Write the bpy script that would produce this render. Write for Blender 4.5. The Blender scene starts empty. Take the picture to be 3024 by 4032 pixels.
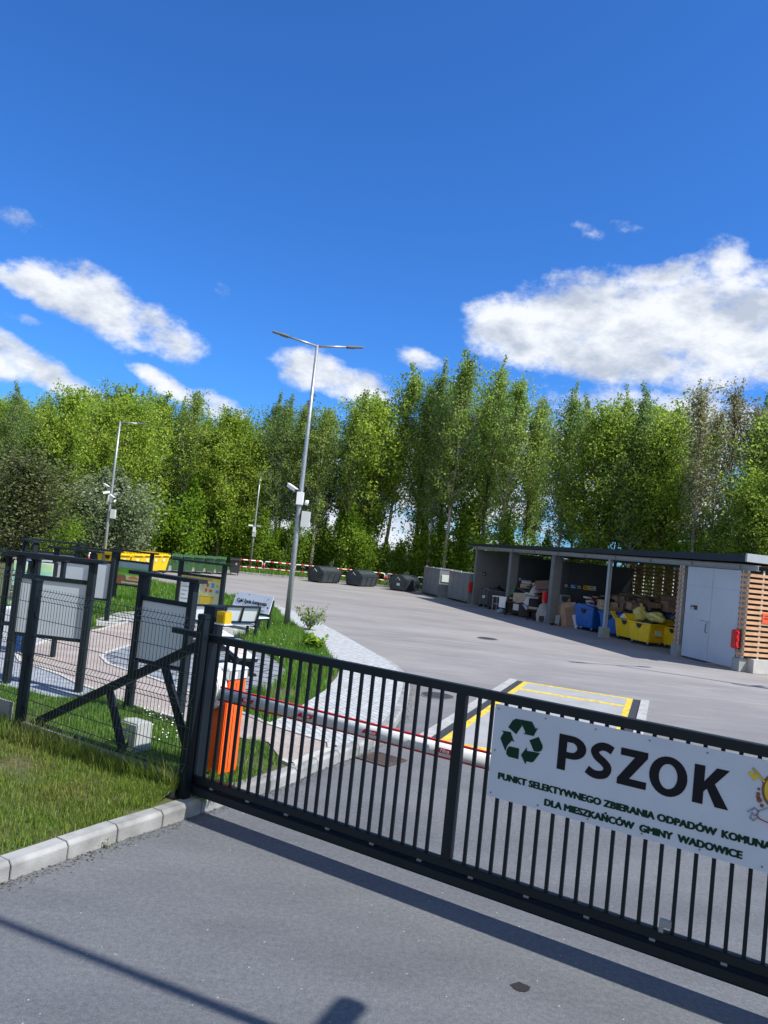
import bpy, bmesh, math, random
import numpy as np
from mathutils import Vector, Matrix, noise as mnoise

scene = bpy.context.scene
R = math.radians
rnd = random.Random(7)

# ------------------------------------------------------------------ camera
CAM_H = 2.7
PITCH, ROLL = R(2.7), R(6.0)
cx_, sx_ = math.cos(PITCH), math.sin(PITCH)
_F = Vector((0, cx_, sx_)); _U0 = Vector((0, -sx_, cx_)); _R0 = Vector((1, 0, 0))
_R = math.cos(ROLL) * _R0 + math.sin(ROLL) * _U0
_U = math.cos(ROLL) * _U0 - math.sin(ROLL) * _R0
cam_data = bpy.data.cameras.new('camera'); cam = bpy.data.objects.new('camera', cam_data)
scene.collection.objects.link(cam)
M4 = Matrix((( _R.x, _U.x, -_F.x, 0), (_R.y, _U.y, -_F.y, 0), (_R.z, _U.z, -_F.z, CAM_H), (0, 0, 0, 1)))
cam.matrix_world = M4
cam_data.sensor_fit = 'VERTICAL'; cam_data.sensor_height = 36.0; cam_data.sensor_width = 27.0
cam_data.lens = 36.0 * 3028 / 4032
cam_data.clip_start = 0.1; cam_data.clip_end = 6000
scene.camera = cam

# ------------------------------------------------------------------ sun, sky, exposure
SUN_EL = R(50)
sdir = Vector((0.9205 * math.cos(SUN_EL), -0.3907 * math.cos(SUN_EL), math.sin(SUN_EL))).normalized()
sun_d = bpy.data.lights.new('sun', 'SUN'); sun = bpy.data.objects.new('sun', sun_d)
scene.collection.objects.link(sun)
sun_d.energy = 4.2; sun_d.angle = R(0.53); sun_d.color = (1.0, 0.955, 0.89)
sun.rotation_euler = (-sdir).to_track_quat('-Z', 'Y').to_euler()
scene.view_settings.view_transform = 'Standard'; scene.view_settings.look = 'None'
scene.view_settings.exposure = 0.70; scene.view_settings.gamma = 1.0

world = bpy.data.worlds.new('World'); scene.world = world; world.use_nodes = True
wn, wl = world.node_tree.nodes, world.node_tree.links
wn.clear()
def W(t, **k):
    n = wn.new(t)
    for a, b in k.items(): setattr(n, a, b)
    return n
def wm(op, a, b=None, c=None, clamp=False):
    n = wn.new('ShaderNodeMath'); n.operation = op; n.use_clamp = clamp
    for i, v in enumerate((a, b, c)):
        if v is None: continue
        if isinstance(v, (int, float)): n.inputs[i].default_value = v
        else: wl.new(v, n.inputs[i])
    return n.outputs[0]
sky = W('ShaderNodeTexSky'); sky.sky_type = 'NISHITA'; sky.sun_disc = False
sky.sun_elevation = SUN_EL; sky.sun_rotation = math.atan2(sdir.x, sdir.y)
sky.altitude = 400; sky.air_density = 1.0; sky.dust_density = 0.9; sky.ozone_density = 2.5
tint = W('ShaderNodeMixRGB', blend_type='MULTIPLY'); tint.inputs[0].default_value = 1
wl.new(sky.outputs[0], tint.inputs[1]); tint.inputs[2].default_value = (0.36, 0.90, 1.66, 1)
tc = W('ShaderNodeTexCoord'); sep = W('ShaderNodeSeparateXYZ'); wl.new(tc.outputs['Generated'], sep.inputs[0])
X, Y, Z = sep.outputs
az = wm('ARCTAN2', X, Y); el = wm('ARCSINE', Z)
def fbm(scale, det, rough, stretch=1.0, off=0.0):
    mp = W('ShaderNodeMapping'); mp.inputs['Scale'].default_value = (1, 1, stretch); mp.inputs['Location'].default_value = (off, off * .7, 0)
    wl.new(tc.outputs['Generated'], mp.inputs[0])
    n = W('ShaderNodeTexNoise'); n.inputs['Scale'].default_value = scale; n.inputs['Detail'].default_value = det
    n.inputs['Roughness'].default_value = rough; wl.new(mp.outputs[0], n.inputs['Vector'])
    return n.outputs[0]
n1 = fbm(9, 9, 0.6, 1.9); n2 = fbm(26, 6, 0.62, 1.5, 3.1); n3 = fbm(7, 5, 0.55, 2.2, 8.3)
def pdir(px, py):      # viewing direction of a point of the survey photograph
    d = (_F * 3028 + _R * (px - 1512) - _U * (py - 2016)).normalized()
    return math.atan2(d.x, d.y), math.asin(d.z)
# each cloud: centre, half width, half height (survey pixels), tilt, weight
CL = [(230, 1150, 170, 75, 0.15, 1), (420, 1215, 240, 105, 0.30, 1.1), (620, 1300, 190, 85, 0.30, 1.0), (60, 1110, 130, 38, 0.2, .7),
      (130, 1440, 270, 62, 0.30, 1.0), (-60, 1400, 160, 70, .2, 1),
      (690, 1540, 170, 45, 0.3, .9), (850, 1600, 130, 60, .2, .85),
      (1230, 1455, 150, 82, -0.05, 1.0), (1400, 1520, 200, 70, 0.05, .9), (1640, 1410, 90, 36, 0.1, .5),
      (2060, 1310, 230, 130, 0.1, 1.1), (2480, 1270, 420, 165, 0, 1.2), (2850, 1290, 420, 190, 0, 1.2), (2450, 1420, 520, 100, 0, 1.05), (3150, 1280, 350, 200, 0, 1),
      (2620, 1085, 190, 62, -0.25, .95), (2850, 1030, 90, 80, 0.7, .8),
      (2310, 905, 60, 26, 0.1, .40), (2490, 895, 90, 24, 0.1, .34), (880, 1155, 50, 36, 0, .30), (100, 1262, 60, 22, 0, .42), (20, 850, 90, 30, .1, .22),
      (2700, 1690, 520, 140, 0, 1.0), (2200, 1780, 340, 110, 0, .8), (1750, 1900, 500, 180, 0, .9), (1200, 1850, 260, 110, 0, .6), (2500, 1960, 800, 150, 0, 1.0), (400, 1880, 700, 150, 0, .7), (1300, 2060, 1500, 120, 0, .9)]
field = None
for px, py, a, b, tl, wt in CL:
    a0, e0 = pdir(px, py)
    ca = math.cos(e0)
    du = wm('MULTIPLY', wm('SUBTRACT', az, a0), ca); dv = wm('SUBTRACT', el, e0)
    t = -tl - ROLL            # tilt in the upright world
    c_, s_ = math.cos(t), math.sin(t)
    u = wm('MULTIPLY', wm('ADD', wm('MULTIPLY', du, c_), wm('MULTIPLY', dv, s_)), 3028 / a * .97)
    v = wm('MULTIPLY', wm('SUBTRACT', wm('MULTIPLY', dv, c_), wm('MULTIPLY', du, s_)), 3028 / b * .97)
    r2 = wm('ADD', wm('MULTIPLY', u, u), wm('MULTIPLY', v, v))
    f = wm('MULTIPLY', wm('SUBTRACT', 1.0, wm('MULTIPLY', r2, .8)), wt)
    field = f if field is None else wm('SMOOTH_MAX', field, f, 0.25)
# unseen broken cumulus, added behind the viewer for stronger and whiter fill light
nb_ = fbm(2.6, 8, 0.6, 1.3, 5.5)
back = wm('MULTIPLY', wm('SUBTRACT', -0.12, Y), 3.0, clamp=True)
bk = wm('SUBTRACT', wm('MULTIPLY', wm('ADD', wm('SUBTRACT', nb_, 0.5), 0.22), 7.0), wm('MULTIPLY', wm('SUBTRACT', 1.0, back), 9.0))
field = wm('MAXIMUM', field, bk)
n4 = fbm(60, 5, 0.65, 1.3, 1.7)
dn = wm('ADD', wm('ADD', wm('MULTIPLY', wm('SUBTRACT', n1, 0.5), 1.6), wm('MULTIPLY', wm('SUBTRACT', n2, 0.5), 1.5)), wm('MULTIPLY', wm('SUBTRACT', n4, 0.5), .6))
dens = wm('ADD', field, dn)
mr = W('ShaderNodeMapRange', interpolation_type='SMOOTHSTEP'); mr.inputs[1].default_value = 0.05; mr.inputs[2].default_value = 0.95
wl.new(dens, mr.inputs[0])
mpS = W('ShaderNodeMapping'); mpS.inputs['Scale'].default_value = (1, 1, 1.9); mpS.inputs['Location'].default_value = (.012, 0, .035)
wl.new(tc.outputs['Generated'], mpS.inputs[0]); nS = W('ShaderNodeTexNoise'); nS.inputs['Scale'].default_value = 9; nS.inputs['Detail'].default_value = 9; nS.inputs['Roughness'].default_value = .6
wl.new(mpS.outputs[0], nS.inputs['Vector'])
relief = wm('MULTIPLY', wm('SUBTRACT', n1, nS.outputs[0]), 4.5)
thick = wm('MULTIPLY', wm('SUBTRACT', 1.15, dens), .35)
shade = wm('ADD', wm('ADD', wm('ADD', .52, relief), thick), wm('MULTIPLY', wm('SUBTRACT', n3, .5), 1.6), clamp=True)
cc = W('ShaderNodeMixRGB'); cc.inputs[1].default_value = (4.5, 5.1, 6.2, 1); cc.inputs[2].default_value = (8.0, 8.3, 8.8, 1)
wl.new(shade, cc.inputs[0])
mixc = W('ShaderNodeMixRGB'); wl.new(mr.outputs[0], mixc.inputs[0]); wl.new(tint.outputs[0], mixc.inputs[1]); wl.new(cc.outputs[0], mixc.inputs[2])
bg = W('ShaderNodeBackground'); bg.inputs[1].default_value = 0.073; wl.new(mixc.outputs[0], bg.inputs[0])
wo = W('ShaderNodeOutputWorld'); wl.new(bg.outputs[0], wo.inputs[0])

# ------------------------------------------------------------------ survey helpers
def at(px, py, z=0.0):
    d = _F * 3028 + _R * (px - 1512) - _U * (py - 2016)
    t = (z - CAM_H) / d.z
    return Vector((0, 0, CAM_H)) + d * t
def pl(O, ang, px, py):     # (s, z) where a line of sight meets the upright plane through O
    d = _F * 3028 + _R * (px - 1512) - _U * (py - 2016)
    n = Vector((-math.sin(ang), math.cos(ang), 0)); D = Vector((math.cos(ang), math.sin(ang), 0))
    o = Vector((O[0], O[1], 0)); c = Vector((0, 0, CAM_H))
    P = c + d * (n.dot(o - c) / n.dot(d))
    return (P - o).dot(D), P.z

# ------------------------------------------------------------------ materials
MATS = {}
def mat(name, col, rough=0.6, var=0.12, scale=6.0, metal=0.0, bump=0.0, bscale=60.0, col2=None, spec=0.5, alpha=None, island=0.0, trans=0.0, coat=0.0, objvar=0.0):
    if name in MATS: return MATS[name]
    m = bpy.data.materials.new(name); m.use_nodes = True
    N, L = m.node_tree.nodes, m.node_tree.links
    b = N['Principled BSDF']; b.inputs['Roughness'].default_value = rough; b.inputs['Metallic'].default_value = metal
    b.inputs['Specular IOR Level'].default_value = spec
    if coat: b.inputs['Coat Weight'].default_value = coat
    tcn = N.new('ShaderNodeTexCoord'); nz = N.new('ShaderNodeTexNoise'); nz.inputs['Scale'].default_value = scale; nz.inputs['Detail'].default_value = 6
    L.new(tcn.outputs['Object'], nz.inputs['Vector'])
    mx = N.new('ShaderNodeMixRGB'); c2 = col2 or tuple(c * (1 - var * 2) for c in col)
    mx.inputs[1].default_value = (*c2, 1); mx.inputs[2].default_value = (*col, 1)
    rp = N.new('ShaderNodeMapRange'); rp.inputs[1].default_value = 0.3; rp.inputs[2].default_value = 0.65
    L.new(nz.outputs[0], rp.inputs[0]); L.new(rp.outputs[0], mx.inputs[0])
    out = mx.outputs[0]
    if island or objvar:
        hs = N.new('ShaderNodeHueSaturation')
        ad = None
        if island:
            g = N.new('ShaderNodeNewGeometry')
            m1 = N.new('ShaderNodeMath'); m1.operation = 'MULTIPLY_ADD'; m1.inputs[1].default_value = island * 2; m1.inputs[2].default_value = 1 - island
            L.new(g.outputs['Random Per Island'], m1.inputs[0]); ad = m1.outputs[0]
            m3 = N.new('ShaderNodeMath'); m3.operation = 'MULTIPLY_ADD'; m3.inputs[1].default_value = -0.05; m3.inputs[2].default_value = 0.525
            L.new(g.outputs['Random Per Island'], m3.inputs[0]); L.new(m3.outputs[0], hs.inputs['Hue'])
        if objvar:
            oi = N.new('ShaderNodeObjectInfo')
            m2 = N.new('ShaderNodeMath'); m2.operation = 'MULTIPLY_ADD'; m2.inputs[1].default_value = objvar * 2; m2.inputs[2].default_value = 1 - objvar
            L.new(oi.outputs['Random'], m2.inputs[0])
            if ad is None: ad = m2.outputs[0]
            else:
                m4 = N.new('ShaderNodeMath'); m4.operation = 'MULTIPLY'; L.new(ad, m4.inputs[0]); L.new(m2.outputs[0], m4.inputs[1]); ad = m4.outputs[0]
        L.new(ad, hs.inputs['Value']); L.new(out, hs.inputs['Color']); out = hs.outputs[0]
    L.new(out, b.inputs['Base Color'])
    if bump:
        nb = N.new('ShaderNodeTexNoise'); nb.inputs['Scale'].default_value = bscale; nb.inputs['Detail'].default_value = 8
        L.new(tcn.outputs['Object'], nb.inputs['Vector'])
        bp = N.new('ShaderNodeBump'); bp.inputs['Strength'].default_value = bump; bp.inputs['Distance'].default_value = 0.02
        L.new(nb.outputs[0], bp.inputs['Height']); L.new(bp.outputs[0], b.inputs['Normal'])
    if trans:
        tr = N.new('ShaderNodeBsdfTranslucent'); L.new(out, tr.inputs[0])
        ms = N.new('ShaderNodeMixShader'); ms.inputs[0].default_value = trans
        L.new(b.outputs[0], ms.inputs[1]); L.new(tr.outputs[0], ms.inputs[2])
        L.new(ms.outputs[0], N['Material Output'].inputs['Surface'])
    MATS[name] = m
    return m
ANT = mat('anthracite_steel', (0.0045, 0.0095, 0.014), 0.48, 0.12, 3, 0.0, 0.04, 200, spec=.3)
ANT2 = mat('anthracite_timber', (0.009, 0.016, 0.021), 0.62, 0.15, 5, 0, .1, 90, spec=.3)
GALV = mat('galvanised_steel', (0.40, 0.43, 0.45), 0.42, 0.14, 14, 0.55, 0.03, 60)
CONC = mat('concrete', (0.40, 0.40, 0.385), 0.9, 0.16, 5, 0, 0.35, 70)
CONC2 = mat('grey_plaster', (0.17, 0.185, 0.19), 0.85, 0.06, 3, 0, 0.1, 90)
WHITE = mat('white_paint', (0.80, 0.81, 0.82), 0.45, 0.05, 4)
RED = mat('red_plastic', (0.62, 0.012, 0.02), 0.35, 0.08, 4)
BLACK = mat('black_plastic', (0.012, 0.012, 0.014), 0.5, 0.15, 6)
GREYP = mat('grey_board', (0.50, 0.55, 0.60), 0.5, 0.05, 1.5)
BLUEP = mat('blue_plastic', (0.010, 0.12, 0.42), 0.38, 0.1, 4)
YELP = mat('yellow_plastic', (0.80, 0.54, 0.01), 0.38, 0.08, 4)
GRNP = mat('green_plastic', (0.055, 0.14, 0.06), 0.42, 0.1, 3)
DKGP = mat('charcoal_plastic', (0.03, 0.034, 0.04), 0.42, 0.1, 3)
CARD = mat('cardboard', (0.36, 0.24, 0.15), 0.85, 0.15, 5)
CARD2 = mat('dark_cardboard', (0.22, 0.14, 0.09), 0.85, 0.15, 5)
WOODO = mat('larch_slat', (0.64, 0.37, 0.20), 0.65, 0.13, 4, 0, 0.1, 60)
ORANGE = mat('orange_paint', (0.92, 0.12, 0.008), 0.38, 0.03, 3)
ALU = mat('brushed_aluminium', (0.60, 0.62, 0.64), 0.35, 0.08, 8, 0.6)
YEL_LINE = mat('yellow_line_paint', (0.75, 0.55, 0.06), 0.6, 0.2, 9)

def ground_mat(name, c1, c2, grain=900, bump=0.35, big=0.35, speck=0.0, rough=0.85, c3=None):
    m = bpy.data.materials.new(name); m.use_nodes = True; N, L = m.node_tree.nodes, m.node_tree.links
    b = N['Principled BSDF']; b.inputs['Roughness'].default_value = rough; b.inputs['Specular IOR Level'].default_value = 0.35
    t = N.new('ShaderNodeTexCoord')
    def nz(s, d=8, r=.6, sc=None):
        n = N.new('ShaderNodeTexNoise'); n.inputs['Scale'].default_value = s; n.inputs['Detail'].default_value = d; n.inputs['Roughness'].default_value = r
        if sc:
            mp = N.new('ShaderNodeMapping'); mp.inputs['Scale'].default_value = sc; mp.inputs['Rotation'].default_value = (0, 0, R(35)); L.new(t.outputs['Object'], mp.inputs[0]); L.new(mp.outputs[0], n.inputs['Vector'])
        else: L.new(t.outputs['Object'], n.inputs['Vector'])
        return n.outputs[0]
    def mx(f, a, bb, typ='MIX'):
        x = N.new('ShaderNodeMixRGB'); x.blend_type = typ
        for i, v in enumerate((f, a, bb)):
            if isinstance(v, (int, float)): x.inputs[i].default_value = v
            elif isinstance(v, tuple): x.inputs[i].default_value = (*v, 1)
            else: L.new(v, x.inputs[i])
        return x.outputs[0]
    def rg(v, a, c):
        x = N.new('ShaderNodeMapRange'); x.inputs[1].default_value = a; x.inputs[2].default_value = c; L.new(v, x.inputs[0]); return x.outputs[0]
    col = mx(rg(nz(big, 7, .62, (1, 2.6, 1)), .35, .65), c2, c1)
    if c3: col = mx(rg(nz(big * 2.7, 9, .7, (1, 5, 1)), .52, .74), col, c3)
    g = nz(grain / 7, 6, .85)
    col = mx(rg(g, .25, .75), mx(1.0, col, (.42, .42, .42), 'MULTIPLY'), mx(1.0, col, (1.75, 1.75, 1.75), 'MULTIPLY'))
    g3 = nz(26, 5, .75); col = mx(rg(g3, .3, .7), mx(1.0, col, (.74, .74, .74), 'MULTIPLY'), mx(1.0, col, (1.27, 1.27, 1.27), 'MULTIPLY'))
    if speck:
        v = N.new('ShaderNodeTexVoronoi'); v.inputs['Scale'].default_value = 9; L.new(t.outputs['Object'], v.inputs['Vector'])
        col = mx(rg(v.outputs['Distance'], .055, .03), col, (.5, .49, .46))
    L.new(col, b.inputs['Base Color'])
    bp = N.new('ShaderNodeBump'); bp.inputs['Strength'].default_value = bump; bp.inputs['Distance'].default_value = 0.01
    L.new(g, bp.inputs['Height']); L.new(bp.outputs[0], b.inputs['Normal'])
    MATS[name] = m
    return m, mx, rg, nz, N, L, col, t
YARDM, mx_, rg_, nz_, N_, L_, fcol, tc_ = ground_mat('asphalt', (0.124, 0.131, 0.138), (0.094, 0.100, 0.107), 620, .5, .5, .1, .82)
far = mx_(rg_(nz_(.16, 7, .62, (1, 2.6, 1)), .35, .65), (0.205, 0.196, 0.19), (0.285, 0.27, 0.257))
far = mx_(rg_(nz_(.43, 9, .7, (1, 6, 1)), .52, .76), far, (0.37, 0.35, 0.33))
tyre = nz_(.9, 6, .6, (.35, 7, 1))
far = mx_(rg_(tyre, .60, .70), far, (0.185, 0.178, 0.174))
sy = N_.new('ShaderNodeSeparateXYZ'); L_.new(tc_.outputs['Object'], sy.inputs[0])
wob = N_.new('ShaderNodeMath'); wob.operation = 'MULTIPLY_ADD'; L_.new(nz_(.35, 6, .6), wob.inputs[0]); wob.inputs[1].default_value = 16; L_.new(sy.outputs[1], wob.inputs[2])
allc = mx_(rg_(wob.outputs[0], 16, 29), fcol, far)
# dusty wear where wheels cross the gate, dark seams and small cracks
allc = mx_(rg_(nz_(1.6, 9, .72, (.5, 4, 1)), .60, .78), allc, (0.19, 0.185, 0.18))
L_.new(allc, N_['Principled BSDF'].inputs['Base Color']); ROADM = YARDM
SOILM = ground_mat('turf_soil', (0.06, 0.085, 0.02), (0.085, 0.075, 0.035), 300, .6, 1.2)[0]
GRAVM = ground_mat('pinkish_gravel', (0.36, 0.31, 0.275), (0.27, 0.235, 0.21), 500, .8, .8)[0]
STONEM = ground_mat('white_stone_bed', (0.5, 0.5, 0.48), (0.1, 0.11, 0.07), 160, 1.0, 3)[0]

def paver_mat(name, c1, c2, bw, bh, mortar, msize, rot=0):
    m = bpy.data.materials.new(name); m.use_nodes = True; N, L = m.node_tree.nodes, m.node_tree.links
    b = N['Principled BSDF']; b.inputs['Roughness'].default_value = 0.85
    t = N.new('ShaderNodeTexCoord'); mp = N.new('ShaderNodeMapping'); mp.inputs['Rotation'].default_value = (0, 0, rot)
    L.new(t.outputs['UV' if rot is None else 'Object'], mp.inputs[0])
    br = N.new('ShaderNodeTexBrick'); br.inputs['Scale'].default_value = 1; br.inputs['Brick Width'].default_value = bw; br.inputs['Row Height'].default_value = bh
    br.inputs['Mortar Size'].default_value = msize; br.inputs['Mortar Smooth'].default_value = .2
    br.inputs['Color1'].default_value = (*c1, 1); br.inputs['Color2'].default_value = (*c2, 1); br.inputs['Mortar'].default_value = (*mortar, 1)
    L.new(mp.outputs[0], br.inputs['Vector'])
    n = N.new('ShaderNodeTexNoise'); n.inputs['Scale'].default_value = 7; n.inputs['Detail'].default_value = 8; L.new(t.outputs['Object'], n.inputs['Vector'])
    x = N.new('ShaderNodeMixRGB'); x.blend_type = 'OVERLAY'; x.inputs[0].default_value = .5; L.new(br.outputs[0], x.inputs[1]); L.new(n.outputs[0], x.inputs[2])
    L.new(x.outputs[0], b.inputs['Base Color'])
    bp = N.new('ShaderNodeBump'); bp.inputs['Strength'].default_value = .5; bp.inputs['Distance'].default_value = .01; bp.invert = True
    L.new(br.outputs['Fac'], bp.inputs['Height']); L.new(bp.outputs[0], b.inputs['Normal'])
    MATS[name] = m
    return m

# ------------------------------------------------------------------ mesh helpers
COL = scene.collection
class MB:
    def __init__(s): s.v = []; s.f = []
    def add(s, vs, fs):
        o = len(s.v); s.v += [tuple(v) for v in vs]; s.f += [tuple(i + o for i in f) for f in fs]; return s
    def box(s, x0, x1, y0, y1, z0, z1):
        return s.add([(x0, y0, z0), (x1, y0, z0), (x1, y1, z0), (x0, y1, z0), (x0, y0, z1), (x1, y0, z1), (x1, y1, z1), (x0, y1, z1)],
                     [(0, 3, 2, 1), (4, 5, 6, 7), (0, 1, 5, 4), (1, 2, 6, 5), (2, 3, 7, 6), (3, 0, 4, 7)])
    def cbox(s, c, size, rot=None):
        h = [a / 2 for a in size]; M = rot or Matrix.Identity(3); c = Vector(c)
        vs = [c + M @ Vector((sx * h[0], sy * h[1], sz * h[2])) for sz in (-1, 1) for sx, sy in ((-1, -1), (1, -1), (1, 1), (-1, 1))]
        return s.add(vs, [(0, 3, 2, 1), (4, 5, 6, 7), (0, 1, 5, 4), (1, 2, 6, 5), (2, 3, 7, 6), (3, 0, 4, 7)])
    def frus(s, b, zb, t, zt):   # b,t = (x0,x1,y0,y1)
        return s.add([(b[0], b[2], zb), (b[1], b[2], zb), (b[1], b[3], zb), (b[0], b[3], zb), (t[0], t[2], zt), (t[1], t[2], zt), (t[1], t[3], zt), (t[0], t[3], zt)],
                     [(0, 3, 2, 1), (4, 5, 6, 7), (0, 1, 5, 4), (1, 2, 6, 5), (2, 3, 7, 6), (3, 0, 4, 7)])
    def beam(s, a, b, w, h=None, up=Vector((0, 0, 1))):
        a, b = Vector(a), Vector(b); h = h or w; d = (b - a).normalized()
        if abs(d.dot(up)) > .98: up = Vector((0, 1, 0))
        x = d.cross(up).normalized() * w / 2; y = x.cross(d).normalized() * h / 2
        return s.add([a - x - y, a + x - y, a + x + y, a - x + y, b - x - y, b + x - y, b + x + y, b - x + y],
                     [(0, 1, 2, 3), (4, 7, 6, 5), (0, 4, 5, 1), (1, 5, 6, 2), (2, 6, 7, 3), (3, 7, 4, 0)])
    def tube(s, pts, r, n=8, caps=True):
        pts = [Vector(p) for p in pts]; rs = r if isinstance(r, (list, tuple)) else [r] * len(pts)
        vs = []
        for i, p in enumerate(pts):
            d = (pts[min(i + 1, len(pts) - 1)] - pts[max(i - 1, 0)]).normalized()
            up = Vector((0, 0, 1)) if abs(d.z) < .9 else Vector((1, 0, 0))
            x = d.cross(up).normalized(); y = x.cross(d).normalized()
            vs += [p + (x * math.cos(2 * math.pi * k / n) + y * math.sin(2 * math.pi * k / n)) * rs[i] for k in range(n)]
        fs = [(i * n + k, i * n + (k + 1) % n, (i + 1) * n + (k + 1) % n, (i + 1) * n + k) for i in range(len(pts) - 1) for k in range(n)]
        if caps: fs += [tuple(range(n - 1, -1, -1)), tuple(range((len(pts) - 1) * n, len(pts) * n))]
        return s.add(vs, fs)
    def prism(s, poly, z0, z1):   # polygon in xy
        n = len(poly)
        return s.add([(p[0], p[1], z0) for p in poly] + [(p[0], p[1], z1) for p in poly],
                     [tuple(range(n - 1, -1, -1)), tuple(range(n, 2 * n))] + [(i, (i + 1) % n, n + (i + 1) % n, n + i) for i in range(n)])
    def profx(s, poly, x0, x1):   # polygon in yz extruded in x
        n = len(poly)
        return s.add([(x0, p[0], p[1]) for p in poly] + [(x1, p[0], p[1]) for p in poly],
                     [tuple(range(n)), tuple(range(2 * n - 1, n - 1, -1))] + [(i, n + i, n + (i + 1) % n, (i + 1) % n) for i in range(n)])
    def profy(s, poly, y0, y1):   # polygon in xz extruded in y
        n = len(poly)
        return s.add([(p[0], y0, p[1]) for p in poly] + [(p[0], y1, p[1]) for p in poly],
                     [tuple(range(n)), tuple(range(2 * n - 1, n - 1, -1))] + [(i, n + i, n + (i + 1) % n, (i + 1) % n) for i in range(n)])
    def build(s, name, m, parent=None, bevel=0.0, smooth=False):
        me = bpy.data.meshes.new(name); me.from_pydata(s.v, [], s.f); me.materials.append(m)
        bm = bmesh.new(); bm.from_mesh(me); bmesh.ops.recalc_face_normals(bm, faces=bm.faces[:])
        if bevel: bmesh.ops.bevel(bm, geom=bm.edges[:], offset=bevel, segments=2, affect='EDGES', clamp_overlap=True)
        bm.to_mesh(me); bm.free()
        if smooth:
            me.polygons.foreach_set('use_smooth', [True] * len(me.polygons))
        o = bpy.data.objects.new(name, me); COL.objects.link(o)
        if parent: o.parent = parent
        return o
def tag(o, label=None, cat=None, group=None, kind=None):
    if label: o['label'] = label
    if cat: o['category'] = cat
    if group: o['group'] = group
    if kind: o['kind'] = kind
    return o
def thing(name, label, cat, loc=(0, 0, 0), rz=0.0, group=None):
    o = bpy.data.objects.new(name, None); COL.objects.link(o); o.location = loc; o.rotation_euler = (0, 0, rz)
    return tag(o, label, cat, group)
def copy_tree(o, parent=None):
    c = o.copy(); COL.objects.link(c)
    if parent is not None: c.parent = parent
    for ch in CH.get(o.name, ()) or [x for x in o.children]: copy_tree(ch, c)
    return c
CH = {}
def clone(o, loc, rz, label, group=None, scale=None):
    c = copy_tree(o); c.location = loc; c.rotation_euler = (0, 0, rz)
    tag(c, label, None, group)
    if scale: c.scale = scale
    return c
def sheet(name, pts, z, m, kind='structure'):
    me = bpy.data.meshes.new(name); me.from_pydata([(p[0], p[1], z) for p in pts], [], [tuple(range(len(pts)))]); me.materials.append(m)
    bm = bmesh.new(); bm.from_mesh(me); bmesh.ops.triangulate(bm, faces=bm.faces[:])
    for f in bm.faces:
        if f.normal.z < 0: f.normal_flip()
    bm.to_mesh(me); bm.free()
    o = bpy.data.objects.new(name, me); COL.objects.link(o); o['kind'] = kind
    return o
def text(name, s, m, parent, loc, size, xscale=1.0, bold=0.0, align='LEFT', spacing=1.0, depth=0.0015, rot=(R(90), 0, 0), shear=0):
    cu = bpy.data.curves.new(name, 'FONT'); cu.body = s; cu.size = size; cu.align_x = align; cu.space_character = spacing; cu.extrude = depth; cu.shear = shear
    cu.resolution_u = 4
    t = bpy.data.objects.new(name, cu); COL.objects.link(t); bpy.context.view_layer.update()
    me = bpy.data.meshes.new_from_object(t); bpy.data.objects.remove(t); bpy.data.curves.remove(cu)
    if bold:      # heavy weight: the strokes are laid several times, a little shifted
        bm = bmesh.new(); k = 0
        for dx in (-1, -.5, 0, .5, 1):
            for dy in (-1, 0, 1):
                if abs(dx) == 1 and dy: continue
                n0 = len(bm.verts); bm.from_mesh(me); bm.verts.ensure_lookup_table()
                for v in bm.verts[n0:]: v.co += Vector((dx * bold, dy * bold * .45, k * .00005))
                k += 1
        bm.to_mesh(me); bm.free()
    me.name = name; me.materials.clear(); me.materials.append(m)
    o = bpy.data.objects.new(name, me); COL.objects.link(o); o.parent = parent; o.location = loc; o.rotation_euler = rot; o.scale = (xscale, 1, 1)
    return o
def fan(name, polys, m, parent, y, depth=.002):   # flat shapes in local xz on a board facing -y
    b = MB()
    for p in polys: b.profy(p, y - depth, y)
    return b.build(name, m, parent)
def circ(x, z, r, n=14, ry=None): return [(x + r * math.cos(2 * math.pi * k / n), z + (ry or r) * math.sin(2 * math.pi * k / n)) for k in range(n)]
def V2(px, py, z=0): p = at(px, py, z); return (p.x, p.y)
# ================================================================== GROUND
ZG = 0.14
me = bpy.data.meshes.new('ground'); me.from_pydata([(-1500, -300, -.05), (1500, -300, -.05), (1500, 80, -.05), (-1500, 80, -.05), (-1500, 2500, -30), (1500, 2500, -30)], [], [(0, 1, 2, 3), (3, 2, 5, 4)])
GRASSG = ground_mat('meadow_ground', (0.06, 0.10, 0.02), (0.045, 0.06, 0.02), 60, .5, .2)[0]
me.materials.append(GRASSG); g = bpy.data.objects.new('ground', me); COL.objects.link(g); g['kind'] = 'structure'
# far hills beyond the trees
hb = MB(); hp = []
for i in range(61):
    x = -1600 + i * 53.3
    hp.append((x, 1500 + 200 * math.sin(i * .3), 8 + 26 * mnoise.noise(Vector((i * .23, 1.7, 0))) + 14 * mnoise.noise(Vector((i * .7, 4, 0)))))
hv = []; hf = []
for i, (x, y, z) in enumerate(hp): hv += [(x, y - 500, -32), (x, y, z), (x, y + 600, -40)]
for i in range(60):
    a = i * 3; hf += [(a, a + 3, a + 4, a + 1), (a + 1, a + 4, a + 5, a + 2)]
tag(MB().add(hv, hf).build('hills', mat('distant_hill', (0.06, 0.10, 0.05), .95, .2, .01)), kind='structure')

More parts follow.
